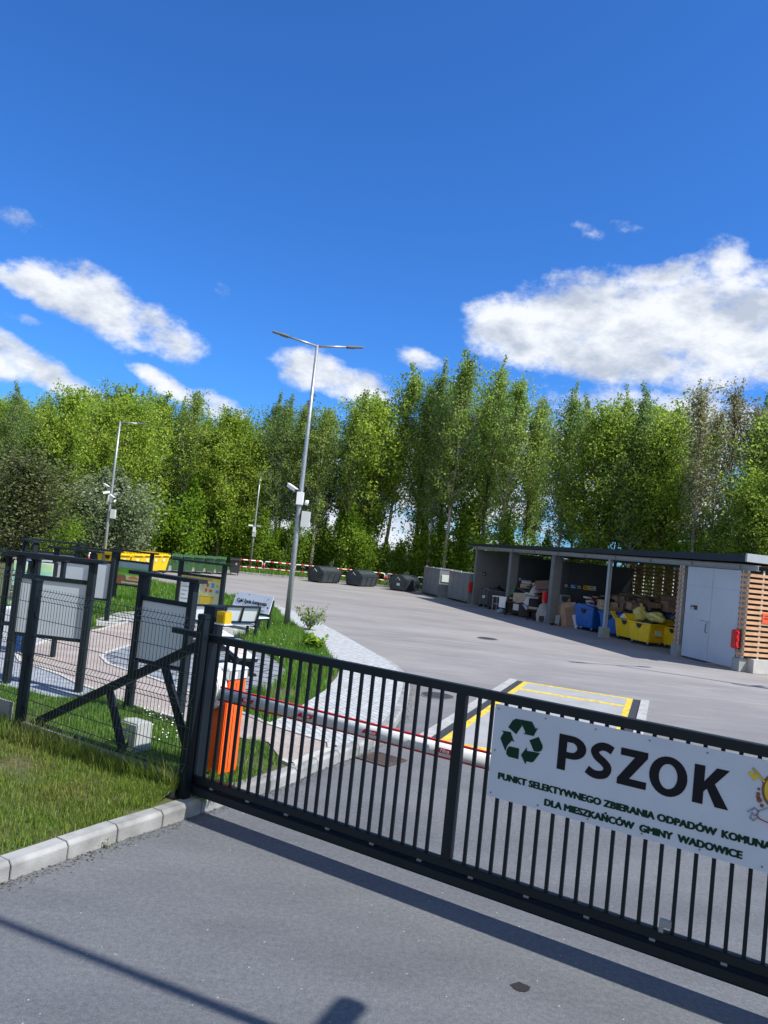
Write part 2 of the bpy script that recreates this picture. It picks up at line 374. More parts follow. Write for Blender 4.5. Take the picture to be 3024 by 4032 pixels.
K = [(-160, 3540), (0, 3480), (193, 3412), (397, 3336), (566, 3282), (712, 3230), (830, 3190), (960, 3148), (1134, 3091), (1279, 3023), (1390, 2985), (1471, 2941), (1545, 2880), (1590, 2810), (1612, 2730), (1600, 2680), (1560, 2640), (1500, 2599), (1400, 2540), (1320, 2495), (1230, 2449), (1150, 2415), (1081, 2392)]
KP = [Vector(V2(*k)) for k in K]
KP = [KP[0] + (KP[0] - KP[1]).normalized() * 3.5] + KP
def catmull(P, n=6):
    out = []
    for i in range(len(P) - 1):
        p0, p1, p2, p3 = P[max(i - 1, 0)], P[i], P[i + 1], P[min(i + 2, len(P) - 1)]
        for k in range(n):
            t = k / n
            out.append(.5 * ((2 * p1) + (p2 - p0) * t + (2 * p0 - 5 * p1 + 4 * p2 - p3) * t * t + (3 * p1 - p0 - 3 * p2 + p3) * t ** 3))
    return out + [P[-1]]
KS = catmull(KP)
def resample(P, step):
    out = [P[0]]; acc = 0
    for a, b in zip(P, P[1:]):
        L_ = (b - a).length
        while acc + L_ >= step:
            a = a + (b - a) * ((step - acc) / (b - a).length); out.append(a.copy()); L_ = (b - a).length; acc = 0
        acc += L_
    return out
def nrm(P, i):   # left normal
    d = (P[min(i + 1, len(P) - 1)] - P[max(i - 1, 0)]).normalized(); return Vector((-d.y, d.x))
kerb = resample(KS, .5)
kb = MB()
for i in range(len(kerb) - 1):
    h = ZG if i < 34 else max(.02, ZG - .012 * (i - 33))
    a, b = kerb[i], kerb[i + 1]; d = (b - a).normalized(); a2, b2 = a + d * .004, b - d * .005
    na, nb = nrm(kerb, i), nrm(kerb, i + 1)
    j = rnd.uniform(-.003, .003)
    prof = [(0, -.05), (.0, h - .03), (.028, h), (.15, h), (.15, -.05)]
    vs = [(a2.x + na.x * (o + j), a2.y + na.y * (o + j), z + j) for o, z in prof] + [(b2.x + nb.x * (o + j), b2.y + nb.y * (o + j), z + j) for o, z in prof]
    kb.add(vs, [(0, 1, 2, 3, 4), (9, 8, 7, 6, 5)] + [(k, 5 + k, 5 + (k + 1) % 5, (k + 1) % 5) for k in range(5)])
KERBM = mat('kerb_concrete', (0.33, 0.335, 0.325), 0.9, 0.26, 3.5, 0, 0.25, 90)
tag(kb.build('kerb', KERBM, None, .004), kind='structure')
# joints packed with dark grit, and the grit line at the kerb foot
kin = [kerb[i] + nrm(kerb, i) * .14 for i in range(len(kerb))]
back = [V2(*p) for p in ((1040, 2378), (950, 2362), (860, 2348), (700, 2315), (560, 2283), (470, 2262), (400, 2252), (330, 2243))] + [(-22, 38), (-60, 36), (-60, -2)]
isl = [tuple(p) for p in kin] + back
sheet('turf', isl, ZG - .012, SOILM)
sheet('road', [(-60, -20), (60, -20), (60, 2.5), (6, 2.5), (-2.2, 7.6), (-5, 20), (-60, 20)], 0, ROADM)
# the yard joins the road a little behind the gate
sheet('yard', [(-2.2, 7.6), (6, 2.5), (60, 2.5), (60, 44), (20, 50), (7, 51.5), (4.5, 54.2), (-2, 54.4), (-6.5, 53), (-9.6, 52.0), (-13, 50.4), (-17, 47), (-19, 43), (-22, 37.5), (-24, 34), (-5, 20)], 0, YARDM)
# verge and far kerb behind the yard
vk = [Vector(p) for p in ((-30, 33), (-24, 37), (-19.3, 43), (-17.2, 47), (-13.2, 50.4), (-9.7, 52.1), (-6.5, 53.1), (-2, 54.5), (4.7, 54.4), (8, 55), (14, 56))]
vks = resample(catmull(vk), .8)
k2 = MB()
for i in range(len(vks) - 1):
    a, b = vks[i], vks[i + 1]; d = (b - a).normalized(); n = nrm(vks, i) * .15
    k2.beam((*(a + n * .5 + d * .01), .06), (*(b + n * .5 - d * .01), .06), .15, .14)
tag(k2.build('far_kerb', KERBM), kind='structure')
sheet('verge', [tuple(p + nrm(vks, i) * .14) for i, p in enumerate(vks)] + [(40, 90), (-60, 90), (-60, 33)], .10, SOILM)

# --- paths inside the garden island
def S(pts): return [V2(x, y, ZG) for x, y in pts]
gravel = S([(65, 2579), (80, 2605), (240, 2660), (306, 2693), (374, 2717), (480, 2760), (547, 2785), (640, 2812), (706, 2833), (800, 2866), (931, 2903), (1057, 2922), (1110, 2994), (1150, 3012)])
kk = [p for p in kin if p.y > at(1150, 3012, ZG).y and p.y < at(1336, 2941, ZG).y and p.x < 1]
gravel += [tuple(p) for p in kk] + S([(1298, 2927), (1124, 2874), (1052, 2850), (936, 2801), (850, 2765), (755, 2727), (566, 2659), (499, 2640), (427, 2616), (398, 2587), (420, 2570), (509, 2543), (650, 2505), (800, 2478), (860, 2440), (790, 2400), (680, 2410), (560, 2438), (525, 2443), (400, 2478), (330, 2490), (260, 2505), (180, 2525), (100, 2555)])
sheet('gravel_path', gravel, ZG + .003, GRAVM)
patio = S([(398, 2587), (420, 2570), (509, 2543), (650, 2505), (800, 2480), (900, 2490), (1000, 2545), (1060, 2585), (1110, 2620), (1129, 2647), (1100, 2685), (1057, 2715), (970, 2724), (900, 2742), (820, 2745), (755, 2727), (566, 2659), (499, 2640), (427, 2616)])
PATM = paver_mat('grey_patio_slabs', (0.23, 0.25, 0.27), (0.20, 0.22, 0.24), .8, .4, (0.03, 0.035, 0.04), .028, R(25))
sheet('patio', patio, ZG + .006, PATM)
bluep = S([(-260, 2640), (0, 2696), (112, 2723), (211, 2746), (300, 2750), (374, 2717), (306, 2693), (240, 2660), (80, 2605), (65, 2579), (100, 2555), (180, 2525), (260, 2505), (240, 2490), (100, 2490), (-300, 2450)])
sheet('garden_pavement', bluep, ZG + .002, paver_mat('blue_grey_pavers', (0.30, 0.33, 0.36), (0.26, 0.28, 0.31), .2, .1, (0.17, 0.18, 0.19), .007, R(-10)))
inner = S([(1081, 2388), (1110, 2430), (1150, 2450), (1192, 2493), (1225, 2502), (1269, 2541), (1307, 2589), (1336, 2637), (1327, 2666), (1279, 2719), (1182, 2782), (1120, 2820), (1060, 2846), (1052, 2850), (1124, 2874), (1298, 2927), (1336, 2941)])
outer = [tuple(p) for p in kin if p.y > at(1336, 2941, ZG).y + .05]
pav = inner + outer
PAVM = paver_mat('light_footway_pavers', (0.44, 0.455, 0.45), (0.38, 0.395, 0.39), .2, .1, (0.19, 0.20, 0.20), .008, R(62))
sheet('footway', pav, ZG + .004, PAVM)
# thin concrete edging round the gravel
eb = MB()
for a, b in list(zip(gravel, gravel[1:]))[:9] + list(zip(gravel, gravel[1:]))[-27:] + [(gravel[-1], gravel[0])]:
    a, b = Vector(a), Vector(b)
    if (b - a).length > .02: eb.beam((a.x, a.y, ZG - .03), (b.x, b.y, ZG - .03), .07, .1)
tag(eb.build('path_edging', mat('edging_concrete', (.5, .49, .45), .9, .12, 6, 0, .2, 80)), kind='structure')
beds = [S([(375, 2440), (470, 2410), (600, 2405), (640, 2418), (500, 2445), (430, 2468), (380, 2466)]), S([(860, 2478), (900, 2460), (1000, 2462), (1010, 2482), (960, 2500), (900, 2500)])]
for bdd in beds: sheet('stone_bed', bdd, ZG + .005, STONEM)

# grass bank rising from the kerb to the fence
GO = Vector((-1.75, 7.684)); GA = R(-31.2); GD = Vector((math.cos(GA), math.sin(GA))); GN = Vector((-math.sin(GA), math.cos(GA)))
FO = Vector((-1.6, 7.39))
kb2 = [kin[i] for i in range(len(kin)) if kin[i].y < 7.35 and i < 34]
NB, NV = len(kb2), 14
bv = []
for i in range(NB):
    s = -11 * (1 - i / (NB - 1)) ** 1.0 - .12
    F_ = FO + GD * s + GN * .03
    for j in range(NV):
        t = j / (NV - 1); p = kb2[i].lerp(F_, t)
        z = ZG - .01 + (.22 - ZG) * t ** .8 + .035 * mnoise.noise(Vector((p.x * 1.7, p.y * 1.7, 0))) * min(1, 6 * t)
        bv.append((p.x, p.y, z))
bf = [(i * NV + j, (i + 1) * NV + j, (i + 1) * NV + j + 1, i * NV + j + 1) for i in range(NB - 1) for j in range(NV - 1)]
tag(MB().add(bv, bf).build('grass_bank', SOILM, None, 0, True), kind='structure')

# ------------------------------------------------------------------ grass blades
def inside(P, poly):
    x, y = P[:, 0], P[:, 1]; c = np.zeros(len(P), bool); n = len(poly)
    for i in range(n):
        x1, y1 = poly[i]; x2, y2 = poly[(i + 1) % n]
        with np.errstate(divide='ignore', invalid='ignore'):
            c ^= ((y1 > y) != (y2 > y)) & (x < (x2 - x1) * (y - y1) / (y2 - y1 + 1e-12) + x1)
    return c
rg = np.random.default_rng(5)
def blades(name, P, hmin, hmax, w, m, z=None, label=None):
    n = len(P); a = rg.uniform(0, 2 * np.pi, n); hh = rg.uniform(hmin, hmax, n) * rg.uniform(.6, 1, n)
    ln = rg.uniform(.1, .55, n) * hh; la = rg.uniform(0, 2 * np.pi, n)
    dx, dy = np.cos(a) * w / 2, np.sin(a) * w / 2
    zz = np.full(n, ZG - .015) if z is None else z
    b0 = np.stack([P[:, 0] - dx, P[:, 1] - dy, zz], 1); b1 = np.stack([P[:, 0] + dx, P[:, 1] + dy, zz], 1)
    mx_ = P[:, 0] + np.cos(la) * ln * .35; my = P[:, 1] + np.sin(la) * ln * .35
    m0 = np.stack([mx_ - dx * .8, my - dy * .8, zz + hh * .6], 1); m1 = np.stack([mx_ + dx * .8, my + dy * .8, zz + hh * .6], 1)
    t = np.stack([P[:, 0] + np.cos(la) * ln, P[:, 1] + np.sin(la) * ln, zz + hh], 1)
    V = np.stack([b0, b1, m1, m0, t], 1).reshape(-1, 3)
    k = np.arange(n) * 5
    loops = np.stack([k, k + 1, k + 2, k + 3, k + 3, k + 2, k + 4], 1).reshape(-1)
    me = bpy.data.meshes.new(name); me.vertices.add(len(V)); me.vertices.foreach_set('co', V.reshape(-1).astype(np.float32))
    me.loops.add(len(loops)); me.loops.foreach_set('vertex_index', loops.astype(np.int32))
    me.polygons.add(2 * n); st = np.empty(2 * n, np.int32); st[0::2] = np.arange(n) * 7; st[1::2] = np.arange(n) * 7 + 4
    me.polygons.foreach_set('loop_start', st); me.update(calc_edges=True); me.validate()
    me.materials.append(m); o = bpy.data.objects.new(name, me); COL.objects.link(o); o['kind'] = 'stuff'
    if label: o['label'] = label; o['category'] = 'grass'
    return o
GR1 = mat('grass_blade', (0.15, 0.27, 0.03), .55, .1, 1.3, col2=(0.20, 0.24, 0.05), island=.45, trans=.45)
GR2 = mat('lush_grass_blade', (0.15, 0.30, 0.03), .55, .1, .9, col2=(0.09, 0.22, 0.025), island=.4, trans=.45)
# bank in front of the fence
tri = []; 
ii = rg.integers(0, NB - 1, 64000); jj = rg.integers(0, NV - 1, 64000); fu, fv = rg.random(64000), rg.random(64000)
BV = np.array(bv).reshape(NB, NV, 3)
Pb = BV[ii, jj] * ((1 - fu) * (1 - fv))[:, None] + BV[ii + 1, jj] * (fu * (1 - fv))[:, None] + BV[ii, jj + 1] * ((1 - fu) * fv)[:, None] + BV[ii + 1, jj + 1] * (fu * fv)[:, None]
tt = (jj + fv) / (NV - 1)
clump = np.array([mnoise.noise(Vector((p[0] * 1.5, p[1] * 1.5, 3))) + .6 * mnoise.noise(Vector((p[0] * 5, p[1] * 5, 9))) for p in Pb])
keep = (Pb[:, 1] > 3.5) & ((clump > -.30 + rg.uniform(-.25, .25, len(Pb))) | (tt > .8)) & (tt > .004)
Pb, tt, clump = Pb[keep], tt[keep], clump[keep]
near = tt > .82
blades('bank_grass', Pb[~near], .03, .11, .006, GR1, Pb[~near][:, 2] - .004, 'short patchy grass on the bank between kerb and mesh fence')
blades('fence_foot_grass', np.vstack([Pb[near], Pb[near] + rg.normal(0, .02, (near.sum(), 3)) * [1, 1, 0]]), .05, .31, .006, GR1, np.concatenate([Pb[near][:, 2], Pb[near][:, 2]]) - .004, 'tall grass along the foot of the mesh fence')
def field(name, poly, n, exclude, hmin, hmax, w, m, label, far=False, nz=-.3):
    poly = np.array(poly); lo, hi = poly.min(0), poly.max(0)
    P = rg.uniform(lo, hi, (n, 2)); P = P[inside(P, poly)]
    for e in exclude: P = P[~inside(P, e)]
    c = np.array([mnoise.noise(Vector((p[0] * 1.1, p[1] * 1.1, 5))) for p in P]); P = P[c > nz + rg.uniform(-.2, .2, len(P))]
    return blades(name, P, hmin, hmax, w, m, None, label)
exc = [gravel, patio, bluep, pav] + beds
fl = [tuple(FO + GD * s + GN * .06) for s in (.1, -8)]
nearisl = [tuple(FO + GD * .2 + GN * .12), tuple(FO + GD * -7 + GN * .12), (-9, 13), (-5, 13), (-2, 11.5), tuple(V2(1110, 2998, ZG)), tuple(V2(900, 3120, ZG))]
field('garden_grass', nearisl, 130000, exc, .03, .11, .007, GR2, 'lush grass between the mesh fence and the gravel path')
midi = S([(790, 2500), (900, 2440), (1090, 2400), (1130, 2440), (1192, 2493), (1269, 2541), (1336, 2637), (1279, 2719), (1120, 2820), (1052, 2850), (936, 2801), (1000, 2740)])
field('island_grass', midi, 90000, exc, .08, .27, .010, GR2, 'tall bright grass between the patio and the curved footway')
fari = S([(-300, 2500), (330, 2243), (1081, 2388), (1040, 2440), (860, 2470), (560, 2430), (250, 2490)])
field('far_garden_grass', fari, 130000, exc, .1, .35, .022, GR2, 'grass round the display boards at the far edge of the garden')
vg = [tuple(p + nrm(vks, i) * .16) for i, p in enumerate(vks)]; vg2 = vg + [(14, 60), (-14, 60), (-33, 42)]
Pv = rg.uniform([-33, 33], [14, 60], (170000, 2)); Pv = Pv[inside(Pv, vg2)]
blades('verge_grass', Pv, .15, .5, .04, GR2, np.full(len(Pv), .09), 'rough grass on the verge under the trees')
# clover flowers
fb = MB()
for k in range(90):
    px, py = rnd.uniform(560, 720), rnd.uniform(2820, 2960)
    if k > 40: px, py = rnd.uniform(900, 1300), rnd.uniform(2470, 2640)
    p = at(px, py, ZG)
    if inside(np.array([[p.x, p.y]]), pav)[0] or inside(np.array([[p.x, p.y]]), gravel)[0]: continue
    z = ZG + rnd.uniform(.08, .2); r = .012
    fb.add([(p.x - r, p.y, z), (p.x, p.y - r, z), (p.x + r, p.y, z), (p.x, p.y + r, z), (p.x, p.y, z + r), (p.x, p.y, z - r)], [(0, 1, 4), (1, 2, 4), (2, 3, 4), (3, 0, 4), (1, 0, 5), (2, 1, 5), (3, 2, 5), (0, 3, 5)])
tag(fb.build('clover_flowers', WHITE), 'small white clover flowers scattered in the grass', 'flowers', None, 'stuff')
# grit and leaf litter along the kerb foot
lb = MB()
for k in range(4500):
    i = rnd.randint(4, 40); a = kerb[i].lerp(kerb[i + 1], rnd.random()) - nrm(kerb, i) * abs(rnd.gauss(0, .075)); r = rnd.uniform(.004, .013); q = rnd.random() * 3
    lb.add([(a.x + r * math.cos(q + t), a.y + r * math.sin(q + t), .003 + (r * .6 if t else 0)) for t in (0, 2.1, 4.2)], [(0, 1, 2)])
tag(lb.build('kerb_litter', mat('litter', (.13, .105, .07), .9, .4, 30, col2=(.03, .03, .02), island=.6)), 'grit and dry leaf bits along the foot of the kerb', 'litter', None, 'stuff')

# ================================================================== DRAIN, MANHOLES, STAINS
p = at(1503, 2992); t = thing('drain_grate', 'rusty rectangular drain grate in the asphalt beside the inner kerb', 'drain', (p.x, p.y, .006), R(-35))
RUST = mat('rusty_iron', (0.12, 0.085, 0.07), .8, .25, 15, .3, .3, 60)
b = MB().box(-.24, .24, -.24, -.21, 0, .012).box(-.24, .24, .21, .24, 0, .012).box(-.24, -.21, -.21, .21, 0, .012).box(.21, .24, -.21, .21, 0, .012)
b.build('frame', RUST, t)
b = MB()
for i in range(9): b.box(-.2 + i * .046, -.2 + i * .046 + .02, -.21, .21, 0, .009)
b.build('grate', RUST, t); MB().box(-.21, .21, -.21, .21, -.001, .001).build('pit', BLACK, t)
def manhole(px, py, r, label):
    p = at(px, py); t = thing('manhole_cover', label, 'manhole', (p.x, p.y, .006), R(10))
    IR = mat('cast_iron', (0.10, 0.10, 0.105), .6, .2, 12, .5, .3, 40)
    b = MB(); b.prism(circ(0, 0, r, 28), -.004, .004).build('rim', mat('manhole_concrete', (.19, .185, .18), .9, .15, 8), t)
    b = MB().prism(circ(0, 0, r * .86, 28), .004, .009)
    for i in range(-5, 6):
        for j in range(-5, 6):
            if (i * i + j * j) * .0256 < .6: b.cbox((i * .16 * r, j * .16 * r, .0105), (.1 * r, .045 * r, .003), Matrix.Rotation(R(45 if (i + j) % 2 else -45), 3, 'Z'))
    b.build('lid', IR, t)
manhole(1722, 2740, .36, 'round cast iron manhole cover between the footway and the weighbridge')
manhole(1920, 2515, .38, 'worn manhole cover in the open yard before the shed')
p = at(2050, 3888); t = MB().prism([(p.x + (.055 + .006 * math.sin(5 * a) + .006 * math.sin(11 * a)) * 1.1 * math.cos(a), p.y + (.055 + .006 * math.cos(4 * a) + .005 * math.sin(9 * a)) * .9 * math.sin(a)) for a in [k * .2244 for k in range(28)]], .002, .004)
tag(t.build('oil_stain', mat('dark_stain', (0.02, 0.018, 0.018), .8, .3, 60)), kind='structure')

# ================================================================== WEIGHBRIDGE
p0, p1 = at(2007, 2677), at(2556, 2765); wa = math.atan2(p1.y - p0.y, p1.x - p0.x)
t = thing('weighbridge', 'concrete weighbridge deck with yellow painted border lines behind the gate', 'weighbridge', (p0.x, p0.y, 0), wa)
WW, WL = (p1 - p0).length, 7.1
DECK = mat('weighbridge_concrete', (0.33, 0.335, 0.33), .8, .08, 2.5, 0, .25, 60)
MB().box(.33, WW - .33, -WL, -.03, 0, .02).build('deck', DECK, t)
RIM = mat('weighbridge_edge', (0.40, 0.40, 0.385), .85, .14, 6, 0, .2, 60)
for x0, x1 in ((0, .17), (WW - .17, WW)):
    b = MB()
    for k in range(8): b.box(x0, x1, -WL + k * .8875 + .004, -WL + (k + 1) * .8875 - .004, 0, .035)
    e = b.build('edge_strip', RIM, t, .004)
b = MB()
for x in (.255, WW - .255): b.box(x - .085, x + .075, -WL, 0, 0, .012)
b.box(.33, WW - .33, -.03, 0, 0, .012).box(.17, WW - .17, -WL - .08, -WL, 0, .012); b.build('rubber_joint', mat('black_rubber', (.035, .038, .042), .7, .1, 6), t)
b = MB(); l, r_ = .33, WW - .33; z0, z1 = .0205, .0225
b.box(l, l + .12, -WL + .02, -.05, z0, z1).box(r_ - .12, r_, -WL + .02, -.05, z0, z1).box(l + .12, r_ - .12, -.19, -.05, z0, z1).box(l + .12, r_ - .12, -1.28, -1.08, z0, z1).box(l + .12, r_ - .12, -WL + .02, -WL + .3, z0, z1)
b.build('border_line', YEL_LINE, t)

# ================================================================== GATE
g = thing('sliding_gate', 'long dark grey sliding gate of upright bars across the entrance', 'gate', (GO.x, GO.y, 0), GA)
SE = 7.4
MB().box(.14, SE, -.035, .035, 1.62, 1.69).build('top_rail', ANT, g, .004)
MB().box(-2.2, SE, -.03, .03, .27, .335).build('bottom_rail', ANT, g, .004)
MB().profx([(-.05, .165), (.05, .165), (.06, .18), (.06, .24), (.035, .25), (-.035, .25), (-.06, .24), (-.06, .18)], -2.35, SE).build('guide_beam', ANT, g)
b = MB(); b.box(-.2, SE, .036, .052, .252, .27)
for k in range(300): b.box(-.2 + k * .025, -.188 + k * .025, .036, .052, .244, .252)
for k in range(16): b.box(.45 + k * .45, .49 + k * .45, -.02, .02, .25, .27)
b.build('rack', mat('rack_steel', (.3, .33, .36), .45, .1, 9, .5), g)
MB().box(.14, .24, -.035, .035, .335, 1.62).build('stile', ANT, g, .004)
MB().box(2.91, 2.99, -.035, .035, .335, 1.62).build('mid_post', ANT, g, .003)
MB().box(5.98, 6.06, -.035, .035, .335, 1.62).build('mid_post', ANT, g, .003)
bars = [.24 + .11 * k for k in range(1, 25)] + [2.99 + .11 * k for k in range(1, 28)] + [6.06 + .11 * k for k in range(1, 12)]
bars = [x for x in bars if not (2.86 < x < 3.03)]
for x in bars: MB().box(x - .0125, x + .0125, -.0125, .0125, .335, 1.62).build('bar', ANT, g)
MB().beam((.16, 0, 1.6), (-2.3, 0, .3), .06, .085).build('diagonal_brace', ANT, g)
MB().beam((-.34, 0, 1.28), (.12, 0, .5), .05, .07).build('strut', ANT, g)
MB().beam((-1.1, 0, .88), (-.8, 0, .32), .05, .07).build('strut', ANT, g)
MB().beam((-.28, .0, 1.665), (.14, .0, 1.665), .05, .055).build('top_stub', ANT, g)
b = MB(); b.cbox((4.6, -.04, .40), (.075, .03, .05)).cbox((4.575, -.04, .365), (.03, .012, .06)); b.build('end_stop', mat('zinc_bracket', (.32, .34, .36), .4, .1, 9, .6), g)

# sign fixed on the gate
s = thing('gate_sign', 'white rectangular sign board with large black letters PSZOK fixed on the gate', 'sign', (GO.x, GO.y, 0), GA)
YS = -.045; SX0, SX1, SZ0, SZ1 = 3.25, 5.92, .91, 1.605
MB().box(SX0, SX1, YS, YS + .008, SZ0, SZ1).build('panel', mat('sign_white', (.47, .53, .61), .42, .04, 3, 0), s)
BLK = mat('letter_black', (.006, .007, .010), .6, .0, 1, spec=.2); DGR = mat('recycling_green', (.001, .026, .014), .6, 0, 1, spec=.2)
yt = YS - .0025
def fit(name, body, m, x0, x1, z, h, bold):
    o = text(name, body, m, s, (0, yt, z), h / .73, 1, bold * h * 1.5, depth=.001)
    xs = [v.co.x for v in o.data.vertices]; k = (x1 - x0) / (max(xs) - min(xs)); o.scale = (k, 1, 1); o.location = (x0 - min(xs) * k, yt, z); return o
def ring(cx, cz, rx, rz, ix, iz, a0=0, a1=360, n=28):
    A = [R(a0 + (a1 - a0) * k / n) for k in range(n + 1)]
    return [[(cx + rx * math.cos(u), cz + rz * math.sin(u)), (cx + rx * math.cos(v), cz + rz * math.sin(v)), (cx + ix * math.cos(v), cz + iz * math.sin(v)), (cx + ix * math.cos(u), cz + iz * math.sin(u))] for u, v in zip(A, A[1:])]
def sh_(polys, x, z): return [[(a_ + x, c_ + z) for a_, c_ in pp] for pp in polys]
def stroke(pts, w):
    C_ = catmull([Vector(v) for v in pts], 5); out = []
    L_ = [(c_ + nrm(C_, i) * w / 2, c_ - nrm(C_, i) * w / 2) for i, c_ in enumerate(C_)]
    return [[tuple(a_[0]), tuple(b_[0]), tuple(b_[1]), tuple(a_[1])] for a_, b_ in zip(L_, L_[1:])]
BZ = 1.236
LET = {'P': (3.768, [rect_ for rect_ in ([(0, 0), (.062, 0), (.062, .254), (0, .254)], [(.062, .254), (.096, .254), (.096, .206), (.062, .206)], [(.062, .134), (.096, .134), (.096, .088), (.062, .088)])] + ring(.096, .171, .108, .083, .042, .036, -90, 90, 18)),
       'S': (3.985, stroke([(.172, .212), (.130, .228), (.085, .224), (.048, .190), (.068, .152), (.112, .124), (.146, .088), (.132, .044), (.088, .026), (.045, .028), (.002, .048)], .056)),
       'Z': (4.202, [[(.012, .252), (.196, .252), (.196, .212), (.082, .050), (.198, .050), (.198, 0), (0, 0), (0, .040), (.110, .202), (.012, .202)]]),
       'O': (4.538, ring(0, .126, .124, .133, .060, .084)),
       'K': (4.700, [[(0, 0), (.066, 0), (.066, .083), (.085, .107), (.142, 0), (.224, 0), (.132, .146), (.216, .252), (.138, .252), (.066, .150), (.066, .252), (0, .252)]])}
for ch in 'PSZOK': fan('letter', sh_(LET[ch][1], LET[ch][0], BZ), BLK, s, yt, .0015)
fit('caption', 'PUNKT SELEKTYWNEGO ZBIERANIA ODPADÓW', DGR, 3.325, 4.87, 1.057, .048, .07)
fit('caption', 'KOMUNALNYCH', DGR, 4.895, 5.41, 1.057, .048, .07)
fit('caption', 'DLA MIESZKAŃCÓW  GMINY  WADOWICE', DGR, 3.70, 5.03, .955, .048, .07)
# recycling symbol: three folded arrows, drawn from one and turned
def rot2(p, a, c=(0, 0)): return (c[0] + p[0] * math.cos(a) - p[1] * math.sin(a), c[1] + p[0] * math.sin(a) + p[1] * math.cos(a))
def px2s(x, y): return pl(GO + GN * YS, GA, 1900 + x * .3617, 2780 + y * .3617)
AR = [[(408, 145), (540, 170), (578, 245), (604, 240), (558, 326), (443, 300), (470, 290)],
      [(282, 230), (330, 155), (365, 137), (405, 145), (433, 212), (368, 306)],
      [(512, 372), (612, 335), (655, 430), (654, 465), (635, 492), (600, 498), (560, 490)],
      [(627, 512), (560, 600), (540, 613), (478, 600), (468, 633), (420, 532), (484, 448), (484, 486)],
      [(400, 462), (290, 436), (262, 475), (260, 520), (285, 550), (392, 577)],
      [(208, 266), (308, 282), (332, 352), (347, 390), (322, 374), (272, 428), (248, 486), (196, 350), (232, 285)]]
fan('recycling_symbol', [[px2s(*p) for p in a] for a in AR], DGR, s, yt)
# screws
b = MB()
for z in (SZ0 + .03, SZ1 - .03):
    for k in range(8): b.profy(circ(SX0 + .03 + k * .373, z, .006, 8), YS - .005, YS)
b.profy(circ(SX0 + .03, 1.26, .006, 8), YS - .005, YS); b.build('screws', mat('screw_steel', (.15, .17, .2), .4, 0, 1, .5), s)
# town crest at the right of the sign
def q(x, y): return pl(GO + GN * YS, GA, 2624 + x * .2411, 2800 + y * .2411)
GOLD = mat('crest_gold', (.60, .46, .02), .5, .1, 20); BRN = mat('crest_brown', (.20, .07, .03), .5, .1, 20); CBL = mat('crest_blue', (.01, .12, .35), .5, .05, 9); SLV = mat('crest_silver', (.26, .28, .34), .5, .05, 9)
def ribbon(pts, w):
    out = []
    for a, c in zip(pts, pts[1:]):
        a, c = Vector(a), Vector(c); n = (c - a).normalized(); n = Vector((-n.y, n.x)) * w / 2; e = (c - a).normalized() * w * .3
        out.append([tuple(a - n - e), tuple(c - n + e), tuple(c + n + e), tuple(a + n - e)])
    return out
keyh = [q(*p) for p in ((1340, 990), (1400, 980), (1425, 1030), (1470, 1010), (1530, 1080), (1470, 1090), (1440, 1135), (1390, 1070), (1370, 1060))]
shaft = [q(1420, 935), q(1600, 1150)]
fan('crest_key_outline', ribbon(shaft, .014) , BLK, s, yt)
fan('crest_key', [[tuple(v) for v in keyh]] + ribbon(shaft, .010), GOLD, s, yt - .0015)
cx0, cz0 = q(1760, 1300)
fan('crest_mantle', [circ(cx0, cz0, .072, 18, .105)] + [circ(*q(*p), r) for p, r in (((1510, 1270), .009), ((1500, 1350), .012), ((1520, 1450), .016), ((1500, 1400), .013), ((1590, 1150), .010), ((1560, 1540), .012))], BRN, s, yt - .0005)
fan('crest_shield', [circ(cx0, cz0, .056, 20, .084)], GOLD, s, yt - .0022)
fan('crest_field', [circ(cx0 + .006, cz0, .038, 18, .058)], CBL, s, yt - .0035)
key2 = [q(*p) for p in ((1330, 1640), (1400, 1600), (1440, 1580), (1500, 1620), (1490, 1680), (1440, 1700), (1400, 1660), (1370, 1740), (1420, 1780), (1490, 1740))]
fan('crest_silver_key', ribbon(key2, .012) + ribbon([q(1490, 1640), q(1700, 1560)], .009), SLV, s, yt)
fan('crest_cord', ribbon([q(1470, 1690), q(1530, 1760), q(1620, 1800), q(1750, 1850)], .006), mat('crest_red', (.30, .02, .02)), s, yt - .003)
# mirrored half beyond the frame edge of the photograph
fan('crest_key', ribbon([(2 * cx0 - a, z_) for a, z_ in shaft], .010) + [[(2 * cx0 - a, z_) for a, z_ in keyh]], GOLD, s, yt - .0015)

# posts of the gate
f = thing('gate_guide_post', 'slim dark square post with cap in front of the gate end', 'post', (GO.x, GO.y, 0), GA)
fp = Vector(at(722, 3140, .14).xy); lo = fp - GO; lx, ly = lo.dot(GD), lo.dot(GN)
MB().box(lx - .045, lx + .045, ly - .04, ly + .04, .08, 1.84).build('shaft', ANT, f, .004)
MB().box(lx - .05, lx + .05, ly - .045, ly + .045, 1.84, 1.89).build('cap', ANT, f, .008)
MB().box(lx - .048, lx + .048, ly - .043, ly + .043, 1.66, 1.672).build('collar', ANT, f)
f = thing('gate_post', 'thick dark square gate post carrying the yellow warning lamp', 'post', (GO.x, GO.y, 0), GA)
MB().box(.0, .15, .1, .25, .05, 1.93).build('shaft', ANT, f, .005)
MB().box(-.006, .156, .094, .256, 1.93, 1.95).build('cap', ANT, f, .004)
MB().box(-.05, .0, .06, .2, .1, .55).build('roller_bracket', ANT, f, .004)
l = thing('warning_lamp', 'yellow ribbed warning lamp on a small bracket on the gate post', 'lamp', (GO.x, GO.y, 0), GA)
AMB = mat('amber_lens', (.62, .42, .005), .25, .05, 20, coat=.6)
LX, LY = .27, .12
MB().box(LX - .1, LX + .06, LY - .05, LY + .05, 1.775, 1.785).build('bracket', ANT, l)
